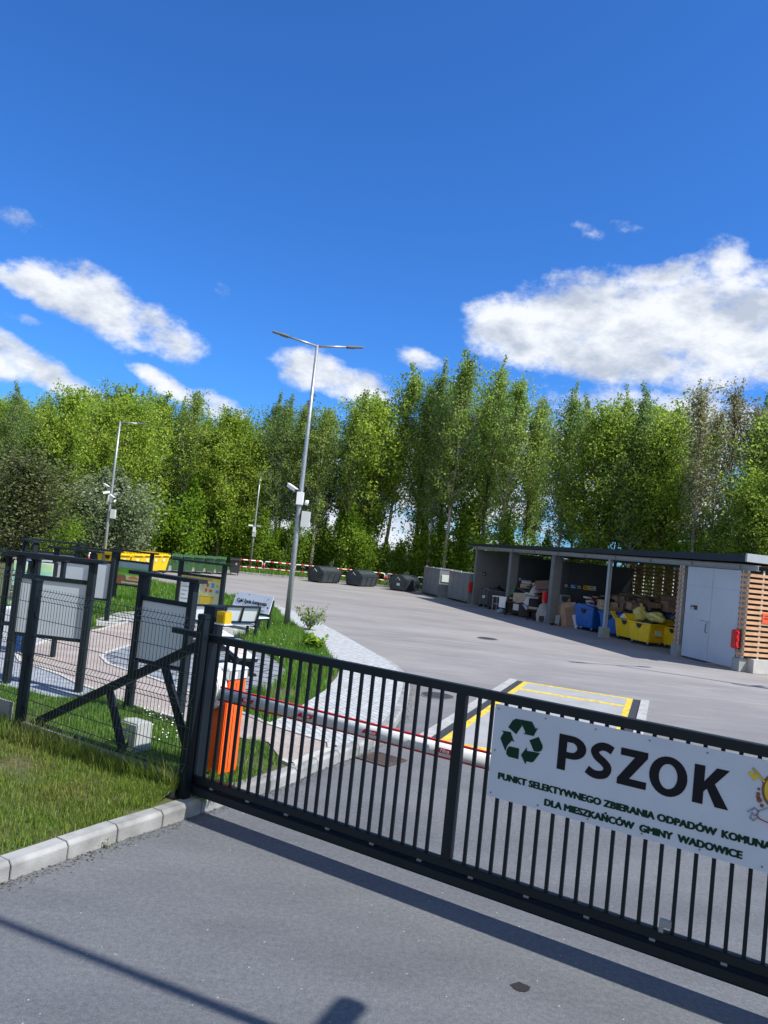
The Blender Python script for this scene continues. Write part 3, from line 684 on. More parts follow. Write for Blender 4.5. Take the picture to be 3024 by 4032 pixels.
MB().box(LX - .075, LX + .06, LY - .06, LY + .06, 1.785, 1.80).build('base', WHITE, l, .003)
b = MB().box(LX - .062, LX + .05, LY - .05, LY + .05, 1.80, 1.915)
for k in range(5): b.cbox((LX - .05 + k * .022, LY - .051, 1.857), (.009, .006, .1))
b.build('lens', AMB, l, .004)
m_ = thing('gate_motor', 'small grey white gate motor housing in the grass behind the fence', 'motor', tuple(at(530, 2945, ZG)), GA)
b = MB().profx([(-.12, 0), (.12, 0), (.12, .27), (.09, .31), (-.08, .33), (-.12, .30)], -.13, .13); b.build('housing', mat('motor_plastic', (.42, .44, .42), .5, .06, 6), m_, .012)
MB().box(-.15, .15, -.14, .14, -.04, .01).build('base_plate', CONC, m_)
MB().box(-.06, .02, -.132, -.12, .03, .1).build('release_lever', BLACK, m_)

# ================================================================== FENCE
WIRE = mat('fence_wire', (0.018, 0.028, 0.034), .45, .1, 5)
def fence_bay(s0, s1, zt, label):
    f = thing('mesh_fence', label, 'fence', (FO.x, FO.y, 0), GA, 'mesh fence panels beside the gate')
    folds = [zt - .09, zt - .80, zt - 1.45]
    prof = [(0, zt)]
    for c in folds: prof += [(0, c + .055), (-.035, c), (0, c - .055)]
    prof.append((0, zt - 1.5 - .04)); prof = [(y, z) for y, z in prof if z > .2]
    b = MB(); r = .0026
    x = s0 + .07
    while x < s1 - .05:
        for (ya, za), (yb, zb) in zip(prof, prof[1:]): b.add([(x - r, ya, za), (x + r, ya, za), (x, ya + r * 1.7, za), (x - r, yb, zb), (x + r, yb, zb), (x, yb + r * 1.7, zb)], [(0, 1, 4, 3), (1, 2, 5, 4), (2, 0, 3, 5)])
        x += .05
    hz = [zt - .03, folds[0], folds[0] - .055, zt - .35, zt - .55, folds[1] + .055, folds[1], folds[1] - .055, zt - 1.05, zt - 1.25, folds[2] + .055]
    for z in hz:
        y = -.035 if z in folds else 0
        b.beam((s0 + .05, y - .004, z), (s1 - .04, y - .004, z), .006)
    b.build('mesh', WIRE, f)
    MB().box(s0 + .04, s1 - .16, -.025, .025, .12, zt - 1.50).build('gravel_board', mat('gravel_board_concrete', (.22, .225, .22), .9, .15, 5, 0, .2, 60), f, .004)
fence_bay(-2.6, 0.02, 1.86, 'green black wire mesh fence panel next to the sliding gate')
fence_bay(-5.12, -2.6, 2.03, 'wire mesh fence panel at the left edge stepped up behind the tall post')
fence_bay(-7.64, -5.12, 2.03, 'wire mesh fence panel left of the stepped up one')
for sx, zt, lb in ((-2.56, 1.95, 'square dark fence post with clamps between the two mesh panels'), (-5.1, 2.12, 'square dark fence post left beyond the first one'), (-7.6, 2.12, 'farthest square dark fence post along the kerb')):
    f = thing('fence_post', lb, 'post', (FO.x + GD.x * sx, FO.y + GD.y * sx, 0), GA)
    MB().box(-.045, .045, -.06, .03, .15, zt - .03).build('shaft', ANT, f, .004)
    MB().box(-.05, .05, -.065, .035, zt - .03, zt).build('cap', ANT, f, .006)
    for z in (zt - .38, zt - .88, zt - 1.4):
        MB().box(-.075, .075, -.04, -.01, z - .025, z + .025).build('clamp', BLACK, f, .004)

# ================================================================== BARRIER
BO = Vector((-1.50, 8.42)); w_ = (BO - GO)
t = thing('road_barrier', 'road barrier with orange cabinet and lowered white red-edged arm behind the gate', 'barrier', (BO.x, BO.y, ZG), GA)
MB().box(-.15, .15, -.14, .14, 0, 1.0).build('cabinet', ORANGE, t, .01)
MB().box(.148, .152, -.02, -.012, .04, .96).build('door_seam', BLACK, t)
MB().box(-.16, .16, -.15, .15, 1.0, 1.10).build('cap', ALU, t, .008)
b = MB().frus((-.165, .165, -.155, .155), 1.10, (-.15, .15, -.14, .14), 1.125); b.build('cap_top', mat('cap_white', (.66, .70, .74), .4, .05, 4), t, .006)
b = MB().box(.158, .163, -.12, -.03, 1.01, 1.085).box(.158, .163, .03, .12, 1.01, 1.085).box(-.12, -.03, -.154, -.149, 1.01, 1.085); b.build('lens', mat('frosted_lens', (.75, .77, .78), .2, .1, 20), t)
MB().profy(circ(.151, .86, .012, 10), -.0, .001).build('lock', BLACK, t)
PA = BO - GN * .24
zs = [pl(PA, GA, x, y)[1] for x, y in ((989, 2761), (1182, 2804), (1471, 2886), (1686, 2934), (1831, 2974))]; za = sum(zs) / len(zs)
s0 = pl(PA, GA, 842, 2722)[0]
bar_t = t; lp = PA - BO; ox_, oy_ = lp.dot(GD), lp.dot(GN)
hb_ = MB(); hb_.add([(s0 - .1 + .2 * math.cos(a), y, .02 + .23 * math.sin(a)) for y in (-.05, .10) for a in [k * math.pi / 14 for k in range(28)]], [tuple(range(28)), tuple(range(55, 27, -1))] + [(i, (i + 1) % 28, 28 + (i + 1) % 28, 28 + i) for i in range(28)])
hc = hb_.build('hub_cover', mat('hub_white', (.72, .72, .68), .45, .04, 4), t, .012); hc.location = (ox_, oy_, za - ZG)
n = 20; x0, x1 = s0 - .02, s0 + 3.55
vs = [(x, .043 * math.cos(2 * math.pi * k / n), .062 * math.sin(2 * math.pi * k / n)) for x in (x0, x1) for k in range(n)]
pole_ = MB().add(vs, [tuple(range(n)), tuple(range(2 * n - 1, n - 1, -1))] + [(k, (k + 1) % n, n + (k + 1) % n, n + k) for k in range(n)]).build('arm', mat('arm_white', (.70, .72, .73), .35, .05, 9), t, 0, True); pole_.location = (ox_, oy_, za - ZG); t = pole_
MB().box(x0, x1, -.014, .014, .060, .074).build('red_edge', RED, t); MB().box(x0, x1, -.014, .014, -.074, -.060).build('red_edge', RED, t)
for k in range(5):
    x = x0 + .42 + k * .75
    stk = MB().add([(x + dx, -.0445 * math.cos(a) - .0005, .062 * math.sin(a)) for a in (-.35, 0, .35) for dx in (0 + a * .05, .17 + a * .05)], [(0, 1, 3, 2), (2, 3, 5, 4)]).build('sticker', RED, t)
    text('brand_lettering', 'Nice', WHITE, t, (x + .05, -.047, -.014), .045, 1, .001, depth=.0005)

# ================================================================== DISPLAY BOARDS
def board(name, label, O, ang, wd, H, barz, botz, plank, back=True, depth=.11, z0=ZG, group=None, pw=.092):
    t = thing(name, label, 'display board', (O[0], O[1], z0), ang, group)
    for x in (0, wd): MB().box(x - pw / 2, x + pw / 2, -depth / 2, depth / 2, 0, H).build('post', ANT2, t, .004)
    MB().box(plank[0], plank[1], -depth / 2 - .04, depth / 2 + .04, H, H + .05).build('roof_plank', ANT2, t, .004)
    MB().box(pw / 2, wd - pw / 2, -.03, .03, barz, barz + .06).build('crossbar', ANT2, t, .003)
    MB().box(pw / 2, wd - pw / 2, -.03, .03, botz - .05, botz).build('crossbar', ANT2, t, .003)
    MB().box(pw / 2, wd - pw / 2, -.012, .012, botz, barz).build('panel', GREYP, t)
    return t
P1 = board('display_board', 'dark display stand with plain pale grey back, standing behind the fence post', at(24, 2690, ZG).xy, R(-4.6), 1.11, 1.90, 1.57, .77, (-.18, 1.29))
P2 = board('display_board', 'dark display stand with grey back panel right beside the gate tail', at(505, 2786, ZG).xy, R(-27.9), .92, 1.84, 1.50, .70, (-.21, 1.07))
p = at(104, 2125, 1.87); q_ = at(419, 2163, 1.87)
P5 = board('display_board', 'wide dark display stand with plain grey back behind the nearest left stand', (at(225, 2160, 1.87).x, at(225, 2160, 1.87).y), R(-8), .95, 1.73, 1.42, .55, (-.2, 1.18))
P5b = board('display_board', 'dark display stand mostly hidden behind the wide grey-backed one', (P5.location.x + .12, P5.location.y + 1.0), R(-3), .95, 1.75, 1.45, .55, (-.2, 1.15))
c = at(100, 2128, 1.87)
P6 = board('display_board', 'left wing of the angled dark stand pair in front of the bare olive bush', (c.x, c.y), R(-50), 1.0, 1.73, 1.40, .6, (-.15, 1.1))
P6b = board('display_board', 'right wing of the angled dark stand pair in front of the bare olive bush', (c.x + .25, c.y + .2), R(10), 1.1, 1.75, 1.42, .6, (-.15, 1.3))
P3 = board('display_board', 'dark stand with a picture of a green field, standing before the yellow bins', at(445, 2370, ZG).xy, R(-14.7), 1.18, 1.62, 1.30, .60, (-.16, 1.36), pw=.09)
P4 = board('display_board', 'dark stand with a pale yellow poster showing a yellow bin and plastic waste', (-4.93, 19.4), R(-15), 1.2, 1.72, 1.38, .28, (-.2, 1.4))
cL = at(8, 2170, 1.85)
P7 = board('display_board', 'dark stand cut off at the left edge of the picture', (cL.x - 1.1, cL.y), R(-4), 1.0, 1.7, 1.4, .6, (-.2, 1.2))
def rect(x0, x1, z0, z1): return [(x0, z0), (x1, z0), (x1, z1), (x0, z1)]
SKYB = mat('print_sky', (.30, .42, .50), .5, .1, 2); GRB = mat('print_green', (.16, .42, .05), .5, .1, 2); BRB = mat('print_brown', (.30, .13, .07), .5, .15, 5); CRM = mat('print_cream', (.62, .52, .40), .5, .1, 9)
YGR = mat('print_pale_yellow', (.52, .56, .30), .5, .06, 1.5); PWH = mat('print_white', (.62, .68, .72), .5, .03, 3); YBR = mat('print_yellow', (.62, .45, .03), .5, .04, 3); BRD = mat('print_red', (.5, .04, .04), .5, .05, 3); BRU = mat('print_blue', (.08, .25, .6), .5, .05, 3); PPK = mat('print_pink', (.6, .3, .3), .5, .05, 3)
x0, x1 = .05, 1.13
fan('picture_sky', [rect(x0, x1, 1.12, 1.29)], SKYB, P3, -.0125); fan('picture_field', [rect(x0, x1, .80, 1.12)], GRB, P3, -.0125); fan('picture_terrace', [rect(x0, x1, .61, .88)], BRB, P3, -.0155)
fan('picture_basket', [[(.3, .90), (.95, .90), (.88, .72), (.36, .72)]], GRB, P3, -.018); fan('picture_basket', [[(.34, .885), (.91, .885), (.85, .74), (.4, .74)]], CRM, P3, -.0205); fan('picture_food', [[(.45, .82), (.62, .9), (.8, .84), (.78, .79), (.5, .78)], circ(.62, 1.06, .05)], mat('print_orange', (.55, .25, .06), .5, .1, 9), P3, -.0225); fan('picture_strip', [rect(.22, 1.0, .63, .68)], CRM, P3, -.018)
x1 = 1.15
fan('poster_ground', [rect(.05, x1, .29, 1.37)], YGR, P4, -.0125); fan('poster_text_area', [rect(.07, .42, .32, 1.28)], PWH, P4, -.0155)
b = []
for k in range(9): b.append(rect(.1, .1 + .1 + .16 * ((k * 37) % 10) / 10, 1.2 - k * .1, 1.212 - k * .1))
b += [rect(.5, 1.08, .36, .372), rect(.5, 1.0, .33, .342)]
fan('poster_text_lines', b, mat('print_dark_blue', (.05, .08, .12), .5, 0, 1), P4, -.018)
fan('poster_band', [rect(.05, x1, 1.30, 1.37)], YBR, P4, -.0155)
text('poster_title', 'TWORZYWA SZTUCZNE', mat('print_title', (.2, .2, .12), .5, 0, 1), P4, (.12, -.019, 1.315), .055, 1.25, .0012)
fan('poster_bin', [[(.62, .92), (.98, .92), (.92, .42), (.68, .42)], rect(.6, 1.0, .905, .935)], YBR, P4, -.018); fan('poster_wheel', [rect(.62, .65, .42, .5), rect(.95, .98, .42, .5)], BLK, P4, -.0205)
fan('poster_emblem', [circ(.8, .68, .06)], PWH, P4, -.0205)
fan('poster_item', [circ(.8, 1.2, .03, 10, .05), rect(.86, .93, 1.03, 1.1), circ(.77, 1.07, .03, 10, .05)], BRD, P4, -.0185)
fan('poster_item', [rect(.90, .98, 1.15, 1.26), circ(1.07, 1.06, .045)], BRU, P4, -.0185); fan('poster_item', [circ(.58, 1.07, .03, 10, .07)], PWH, P4, -.0185); fan('poster_item', [[(.64, 1.27), (.7, 1.27), (.67, 1.12)]], PPK, P4, -.0185); fan('poster_item', [circ(1.06, 1.2, .03)], GRB, P4, -.0185)

# cube towers
PR1 = mat('print_mint', (.25, .55, .38), .45, .1, 6, col2=(.5, .62, .3)); PR2 = mat('print_teal', (.35, .6, .5), .45, .1, 4, col2=(.08, .4, .25)); CDK = mat('cube_side', (.02, .035, .032), .45, .1, 6)
def cube_tower(px, n, label, ang, art):
    c = at(px, 2520, .1); d = c.xy.normalized() * 15.2
    t = thing('cube_display', label, 'cube display', (d.x, d.y, ZG), ang)
    for x in (-.26, .30): MB().box(x - .03, x + .03, -.05, .05, 0, 1.72).build('post', ANT2, t, .003)
    MB().box(-.36, .36, -.09, .09, 1.72, 1.77).build('top_bar', ANT2, t, .003); MB().box(-.23, .27, -.06, .06, .5, .56).build('bottom_bar', ANT2, t, .003)
    for k in range(n):
        z = 1.43 - k * .275
        cu = MB().cbox((.02, 0, z + .12), (.25, .25, .25), Matrix.Rotation(R(12 - 6 * k), 3, 'Z')).build('cube', CDK, t, .004)
        fr = MB(); M_ = Matrix.Rotation(R(12 - 6 * k), 3, 'Z')
        fr.cbox(Vector((.02, 0, z + .12)) + M_ @ Vector((0, -.1275, 0)), (.235, .004, .235), M_); fr.build('printed_face', PWH, cu)
        fr = MB(); fr.cbox(Vector((.02, 0, z + .15)) + M_ @ Vector((0, -.131, 0)), (.215, .004, .15), M_); fr.build('picture', art[k % len(art)], cu)
        fr = MB(); fr.cbox(Vector((.02, 0, z + .045)) + M_ @ Vector((0, -.131, 0)), (.215, .004, .06), M_); fr.build('picture', art[(k + 1) % len(art)], cu)
cube_tower(50, 3, 'stack of three printed turning cubes in a dark frame at the left edge', R(-6), [PR1, PR2, mat('print_forest', (.25, .18, .14), .45, .3, 25, col2=(.02, .1, .04))])
cube_tower(152, 3, 'stack of printed turning cubes seen above the nearest grey board', R(-6), [PR1, PR2])
c = at(112, 2230, 1.5); d = c.xy.normalized() * 15.6
t = thing('patterned_column', 'narrow blue column with red dots between the two cube displays', 'column', (d.x, d.y, ZG), R(-6))
MB().box(-.05, .05, -.05, .05, 0, 1.66).build('shaft', BRU, t); fan('dots', [circ(0, .9 + k * .2, .035) for k in range(4)], mat('print_coral', (.65, .2, .2), .5, .02, 3), t, -.0505)
for k, (px, py, h, w, lb) in enumerate(((20, 2520, .62, .5, 'tall white block seat at the left edge of the garden'), (66, 2512, .42, .4, 'white block seat in the middle of the three'), (165, 2508, .2, .75, 'low long white block seat seen below the grey board'))):
    c = at(px, py, ZG); t = thing('block_seat', lb, 'seat', (c.x, c.y, ZG), R(-10)); MB().box(-w / 2, w / 2, 0, .45, 0, h).build('block', WHITE, t, .02); MB().box(-w / 2 + .03, w / 2 - .03, .03, .42, -.03, 0).build('base', ANT2, t)

# ================================================================== BENCHES
ART = mat('bench_print', (.62, .70, .74), .45, .12, 3.5, col2=(.12, .35, .6))
def flat_bench(label, A, B, C_, h):   # A,B short edge near; C_ far end of the long edge
    A, B, C_ = Vector(A), Vector(B), Vector(C_); ang = math.atan2(C_.y - A.y, C_.x - A.x); L_ = (C_ - A).length; w = (B - A).length
    t = thing('flat_bench', label, 'bench', (A.x, A.y, ZG), ang)
    sgn = 1 if (B - A).dot(Vector((-math.sin(ang), math.cos(ang)))) > 0 else -1
    y0, y1 = (0, w) if sgn > 0 else (-w, 0)
    MB().box(0, L_, y0, y1, h - ZG - .07, h - ZG - .012).build('frame', ANT2, t, .004)
    MB().box(.015, L_ - .015, y0 + .015, y1 - .015, h - ZG - .012, h - ZG).build('seat', WHITE, t)
    MB().box(.35, L_ - .45, y0 + .08, y1 - .1, h - ZG, h - ZG + .002).build('print', mat('bench_art', (.68, .66, .58), .5, .2, 6, col2=(.45, .28, .2)), t)
    for x in (.18, L_ - .25): MB().box(x - .04, x + .04, y0 + .06, y1 - .06, 0, h - ZG - .07).build('leg', ANT2, t, .003)
    for x in (.18, L_ - .25): MB().box(x - .05, x + .05, y0 - .04, y1 + .04, 0, .05).build('foot', ANT2, t, .003)
flat_bench('flat bench with printed white top, nearest behind the orange barrier cabinet', (-2.31, 13.82), (-1.99, 13.98), (-2.9, 15.25), .5)
flat_bench('flat bench with printed white top just left of the upright garden benches', (-3.27, 16.4), (-2.91, 16.61), (-3.95, 17.8), .5)
def back_bench(label, O, ang, L_, face):   # seat towards -y when face<0
    t = thing('garden_bench', label, 'bench', (O[0], O[1], ZG), ang); s = face
    MB().box(0, L_, min(0, s * .42), max(0, s * .42), .36, .39).build('seat', WHITE, t)
    MB().box(.05, L_ - .05, min(s * .08, s * .34), max(s * .08, s * .34), .39, .393).build('print', ART, t)
    b = MB(); b.profx([(s * .0, .46), (-s * .11, .80), (-s * .085, .81), (s * .02, .47)], .03, L_ - .03); b.build('backrest', mat('bench_white', (.68, .74, .75), .5, .04, 3), t)
    b = MB(); b.beam((0, -s * .115, .82), (L_, -s * .115, .82), .05); b.beam((0, -s * .01, .44), (L_, -s * .01, .44), .05)
    n_ = max(2, int(L_ / .4))
    for k in range(n_ + 1): b.beam((.02 + (L_ - .04) * k / n_, -s * .02, .44), (.02 + (L_ - .04) * k / n_, -s * .125, .82), .04, .04)
    b.build('back_frame', ANT2, t)
    for x in (.02, L_ - .02):
        b = MB(); b.beam((x, s * .38, 0), (x, s * .38, .36), .05).beam((x, -s * .0, 0), (x, -s * .04, .5), .05, .06).beam((x, s * .40, .34), (x, 0, .34), .05); b.build('leg', ANT2, t)
    return t
back_bench('garden bench seen from behind with slanted white back panels', (-4.25, 17.75), R(39), 1.85, 1)
bb = back_bench('garden bench with a white banner backrest reading Cykl życia kompostu', (at(930, 2356, .9) + Vector((0, .1, 0))).xy, R(-33), 1.25, -1)
b = MB(); b.profx([(-.04, .56), (.08, .94), (.065, .945), (-.06, .56)], -.08, 1.27); b.build('banner', mat('banner_white', (.60, .66, .74), .5, .03, 3), bb)
tt_ = text('banner_lettering', 'Cykl życia kompostu', BLK, bb, (.02, .036, .68), .15, .92, .006, rot=(R(71), 0, 0)); tt_.location.y = -.030
xs = [v.co.x for v in tt_.data.vertices]; tt_.scale = (1.1 / (max(xs) - min(xs)), 1, 1)
fan('banner_dot', [circ(-.03, .89, .02), circ(.42, .91, .02), circ(1.12, .86, .02)], GRB, bb, .03); fan('banner_dot', [circ(1.2, .64, .03), circ(.95, .62, .02), circ(.3, .63, .015)], BRD, bb, -.06)
# ================================================================== STREET LAMPS
LEDM = mat('lamp_head_grey', (.22, .24, .26), .45, .08, 6, .4)
def camera_part(t, p, d, L_=.34):
    p, d = Vector(p), Vector(d).normalized()
    o = MB().beam(p - d * L_ / 2, p + d * L_ / 2, .11, .10).beam(p - d * L_ / 2 + Vector((0, 0, .055)), p + d * (L_ / 2 + .05) + Vector((0, 0, .055)), .13, .02).build('camera', WHITE, t, .012)
    MB().beam(p + d * L_ / 2, p + d * (L_ / 2 + .006), .085, .075).build('lens', BLACK, o)
def lamp(label, P, H, arms, r0=.085, r1=.045, cams=None, zc=3.9, boxz=3.3, side=1):
    t = thing('street_lamp', label, 'street lamp', (P[0], P[1], 0), 0, 'galvanised street lamps')
    MB().tube([(0, 0, 0), (0, 0, H * .33), (0, 0, H * .66), (0, 0, H)], [r0, r0 * .85, r0 * .68, r1], 14).build('pole', GALV, t, 0, True)
    MB().box(-.16, .16, -.16, .16, .0, .03).build('base_plate', GALV, t)
    for dx, dy, dz in arms:
        v = Vector((dx, dy, dz)); e = Vector((0, 0, H - .03)); k = e + v * .68
        MB().tube([e, k], [.035, .03], 10).build('arm', GALV, t, 0, True)
        d = v.normalized(); b = MB().beam(k - d * .06, e + v, .17, .045).beam(k - d * .05, k + d * .2, .1, .09); b.build('lamp_head', LEDM, t, .01)
    if cams:
        MB().box(-.10, .10, -.16, .02, zc - .35, zc + .02).build('mount_box', WHITE, t, .01)
        for (p, d) in cams: camera_part(t, Vector(p) + Vector((0, 0, zc)), d)
        MB().cbox((side * .22, -.05, boxz - .1), (.25, .16, .46)).build('junction_box', mat('box_grey', (.55, .59, .58), .5, .04, 4), t, .008)
        MB().beam((side * .05, -.03, boxz), (side * .12, -.03, boxz), .04, .3).build('box_bracket', BLACK, t)
        c = MB().tube([(side * .16, -.02, zc - .26), (side * .24, -.03, zc - .27)], [.07, .08], 12); v = MB()
        o = c.build('dome_camera', WHITE, t, 0, True)
    return t
lamp('tall double-armed street lamp standing on the grass behind the benches', (-2.46, 22.33), 8.42, [(-1.28, -.38, .2), (1.33, .37, .2)], cams=[((-.26, -.12, .12), (.75, -.5, -.42))], zc=4.05, boxz=3.4)
lamp('single-armed street lamp left beside the first yellow bin with a cluster of cameras', (-13.64, 38.4), 7.65, [(1.3, .2, .05)], r0=.09, cams=[((-.25, -.15, .45), (.8, -.4, -.35)), ((-.22, -.15, .12), (-.6, -.5, -.2)), ((.1, -.15, -.05), (.8, -.4, -.4)), ((.3, -.1, .1), (.6, -.5, .1))], zc=3.9, boxz=3.1)
lamp('small distant street lamp behind the red and white railing near the black bin', (at(985, 2232).xy.normalized() * 56.5), 7.3, [(.85, -.5, .1)], cams=[((-.28, -.1, .1), (-.8, -.3, .05)), ((.32, -.1, .1), (.9, -.2, -.1))], zc=3.25, boxz=2.9, side=.1)
lamp('thin distant street lamp pole rising behind the shed roof among the trees', (pdir(1966, 2140) and (math.tan(pdir(1966, 2140)[0]) * 56, 56)), 5.9, [(.5, .5, .05)], r0=.09, cams=[((-.2, -.1, .1), (-.8, -.4, 0))], zc=2.9, boxz=2.6)
lamp('street lamp right of the yard, seen only by its shadow', (13.7, 20.0), 8.4, [(-1.28, -.38, .2), (1.33, .37, .2)], cams=[((-.26, -.12, .12), (.75, -.5, -.42)), ((.3, .1, .1), (.8, .5, -.2))], zc=4.0, boxz=3.4)
lamp('street lamp close beside the road, seen only by its long shadow', (3.60, 2.72), 10.5, [(1.3, 0, .2)], r0=.06, r1=.035)
nl_ = [o for o in COL.objects if o.name.startswith('street_lamp')][-1]
lat = Vector((.39, .92, 0)); rl = Matrix.Rotation(math.atan2(.92, .39), 3, 'Z')
MB().cbox(lat * .30 + Vector((0, 0, 4.74)), (.40, .13, .15), rl).build('camera_housing', WHITE, nl_, .03)
MB().cbox(lat * .16 + Vector((0, 0, 4.33)), (.2, .17, .17), rl).build('camera_housing', WHITE, nl_, .03)

# ================================================================== RAILING
def frame(a, b):
    a, b = Vector(a), Vector(b); d = (b - a); L_ = d.length; t = thing('safety_rail', 'white tubular safety rail with red bands at the edge of the yard', 'railing', (a.x, a.y, .1), math.atan2(d.y, d.x), 'red and white safety rails at the back of the yard')
    h, r, c = .82, .04, .12
    MB().tube([(0, 0, 0), (0, 0, h - c), (.04, 0, h - .04), (c, 0, h), (L_ - c, 0, h), (L_ - .04, 0, h - .04), (L_, 0, h - c), (L_, 0, 0)], r, 8).build('frame', WHITE, t, 0, True)
    MB().tube([(0, 0, .34), (L_, 0, .34)], .032, 8).build('mid_rail', WHITE, t, 0, True)
    for x in (0, L_): MB().tube([(x, 0, .38), (x, 0, .62)], .045, 8).build('red_band', RED, t, 0, True)
    for z in (h, .34):
        for k in range(3):
            x = .35 + k * (L_ - .95) / 2 + .05; MB().tube([(x, 0, z), (x + .25, 0, z)], .046, 8).build('red_band', RED, t, 0, True)
pts = [(-9.9, 52.7), (-8.0, 53.9), (-5.9, 54.5), (-3.8, 55.1), (-1.6, 55.4), (.6, 55.4), (2.8, 55.3), (5.0, 55.2)]
for a, b in zip(pts, pts[1:]):
    a, b = Vector(a), Vector(b); d = (b - a).normalized() * .07; frame(a + d, b - d)
a = Vector((-14.9, 39.8)); frame(a, a + Vector((.5, 2.0)))
frame(a + Vector((.55, 2.2)), a + Vector((1.1, 4.2)))

# ================================================================== WHEELED BINS
def make_bin(name, label, m, lidm, flat=True, openlid=False, sc=1.0):
    t = thing(name, label, 'bin'); W_, D_, H_ = .53, .66, .98    # half width across the front, half depth; front faces -y
    b = MB().frus((-W_ * .86, W_ * .86, -D_ * .80, D_ * .80), .16, (-W_, W_, -D_, D_), H_); b.build('body', m, t, .03)
    b = MB().box(-W_ - .03, W_ + .03, -D_ - .03, D_ + .03, H_ - .02, H_ + .04); b.build('rim', m, t, .012)
    for s in (-1, 1):
        MB().profx([(-.16, H_ - .01), (.16, H_ - .01), (.09, H_ - .17), (0, H_ - .22), (-.09, H_ - .17)], s * (W_ - .012), s * (W_ + .035)).build('lifting_lug', BLACK, t)
        for yy in (-D_ * .68, D_ * .68):
            w = MB().tube([(s * W_ * .7 - .025, yy, .075), (s * W_ * .7 + .025, yy, .075)], .075, 12); o = w.build('wheel', BLACK, t, 0, False)
            MB().box(s * W_ * .7 - .035, s * W_ * .7 + .035, yy - .04, yy + .04, .09, .17).build('fork', GALV, o)
    if not openlid:
        b = MB().profx([(-D_ - .05, H_ + .04), (-D_ - .03, H_ + .09), (-D_ * .3, H_ + .17), (D_ * .5, H_ + .17), (D_ + .03, H_ + .1), (D_ + .05, H_ + .04)], -W_ - .04, W_ + .04)
        for k in range(4): b.box(-W_ + .08 + k * .27, -W_ + .14 + k * .27, -D_ * .9, D_ * .9, H_ + .10, H_ + .185)
        b.build('lid', lidm, t, .012)
        MB().tube([(-W_ * .7, -D_ - .07, H_ + .06), (W_ * .7, -D_ - .07, H_ + .06)], .02, 8).build('lid_handle', lidm, t)
    else:
        b = MB().profx([(D_ - .02, H_ + .04), (D_ + .04, H_ + .04), (D_ + .34, H_ + .30), (D_ + .30, H_ + .34)], -W_ - .03, W_ + .03); b.build('lid', lidm, t, .012)
        MB().box(-W_ + .06, W_ - .06, -D_ + .06, D_ - .06, H_ + .035, H_ + .045).build('dark_inside', BLACK, t)
    b = MB()
    for k in (-1, 0, 1): b.add([(k * .3 - .02, -D_ * .82 - .006, .3), (k * .3 + .02, -D_ * .82 - .006, .3), (k * .3 + .02, -D_ * .99 - .006, H_ - .06), (k * .3 - .02, -D_ * .99 - .006, H_ - .06)], [(0, 1, 2, 3)])
    b.build('rib', m, t)
    t.scale = (sc, sc, sc * .98)
    return t
STK = mat('sticker_white', (.6, .65, .62), .5, .05, 5); STG = mat('sticker_green', (.02, .22, .12), .5, .05, 5)
def sticker(t, m, x=0, z=.78, w=.09, h=.08):
    y = -.66 * (.80 + .2 * (z - .16) / .82) - .012
    MB().box(x - w, x + w, y - .004, y, z - h, z + h).build('sticker', m, t)
SC = .93
RZ = R(62)
ypos = [(-13.25, 38.75), (-13.0, 40.1), (-12.85, 41.3), (-12.72, 42.45), (-12.6, 43.55)]
ylab = ['foremost yellow wheeled bin beside the street lamp', 'second yellow bin in the row behind the foremost', 'third yellow bin in the row seen over the picture board', 'fourth yellow bin in the row seen over the picture board', 'last yellow bin next to the first green one']
yb = make_bin('wheeled_bin', ylab[0], YELP, YELP, sc=1.0); sticker(yb, STK)
yb.scale.x = .9; yb.location = (*ypos[0], 0); yb.rotation_euler.z = R(70); yb['group'] = 'yellow bins in the back row'
for p, lb in zip(ypos[1:], ylab[1:]): clone(yb, (*p, 0), R(68), lb)
ord_ = ['first', 'second', 'third', 'fourth', 'fifth', 'sixth']
gb = make_bin('wheeled_bin', '', GRNP, GRNP, sc=.97); sticker(gb, STG)
g0, g1 = Vector((-12.35, 44.75)), Vector((-9.95, 49.0))
for k in range(6):
    p = g0.lerp(g1, k / 5); lb = 'dark green wheeled bin, %s in the row counted from the yellow bins' % ord_[k]
    gb.scale.x = .54
    if k == 0: gb.location = (*p, 0); gb.rotation_euler.z = R(14); gb['label'] = lb; gb['group'] = 'green bins in the back row'
    else: clone(gb, (*p, 0), R(14 - k), lb)
bb_ = make_bin('wheeled_bin', 'black wheeled bin at the right end of the back row', DKGP, DKGP, sc=.97); sticker(bb_, mat('sticker_pink', (.45, .28, .2), .5, .05, 5), .1)
bb_.location = (-9.2, 49.75, 0); bb_.rotation_euler.z = R(12); bb_.scale.x = .6

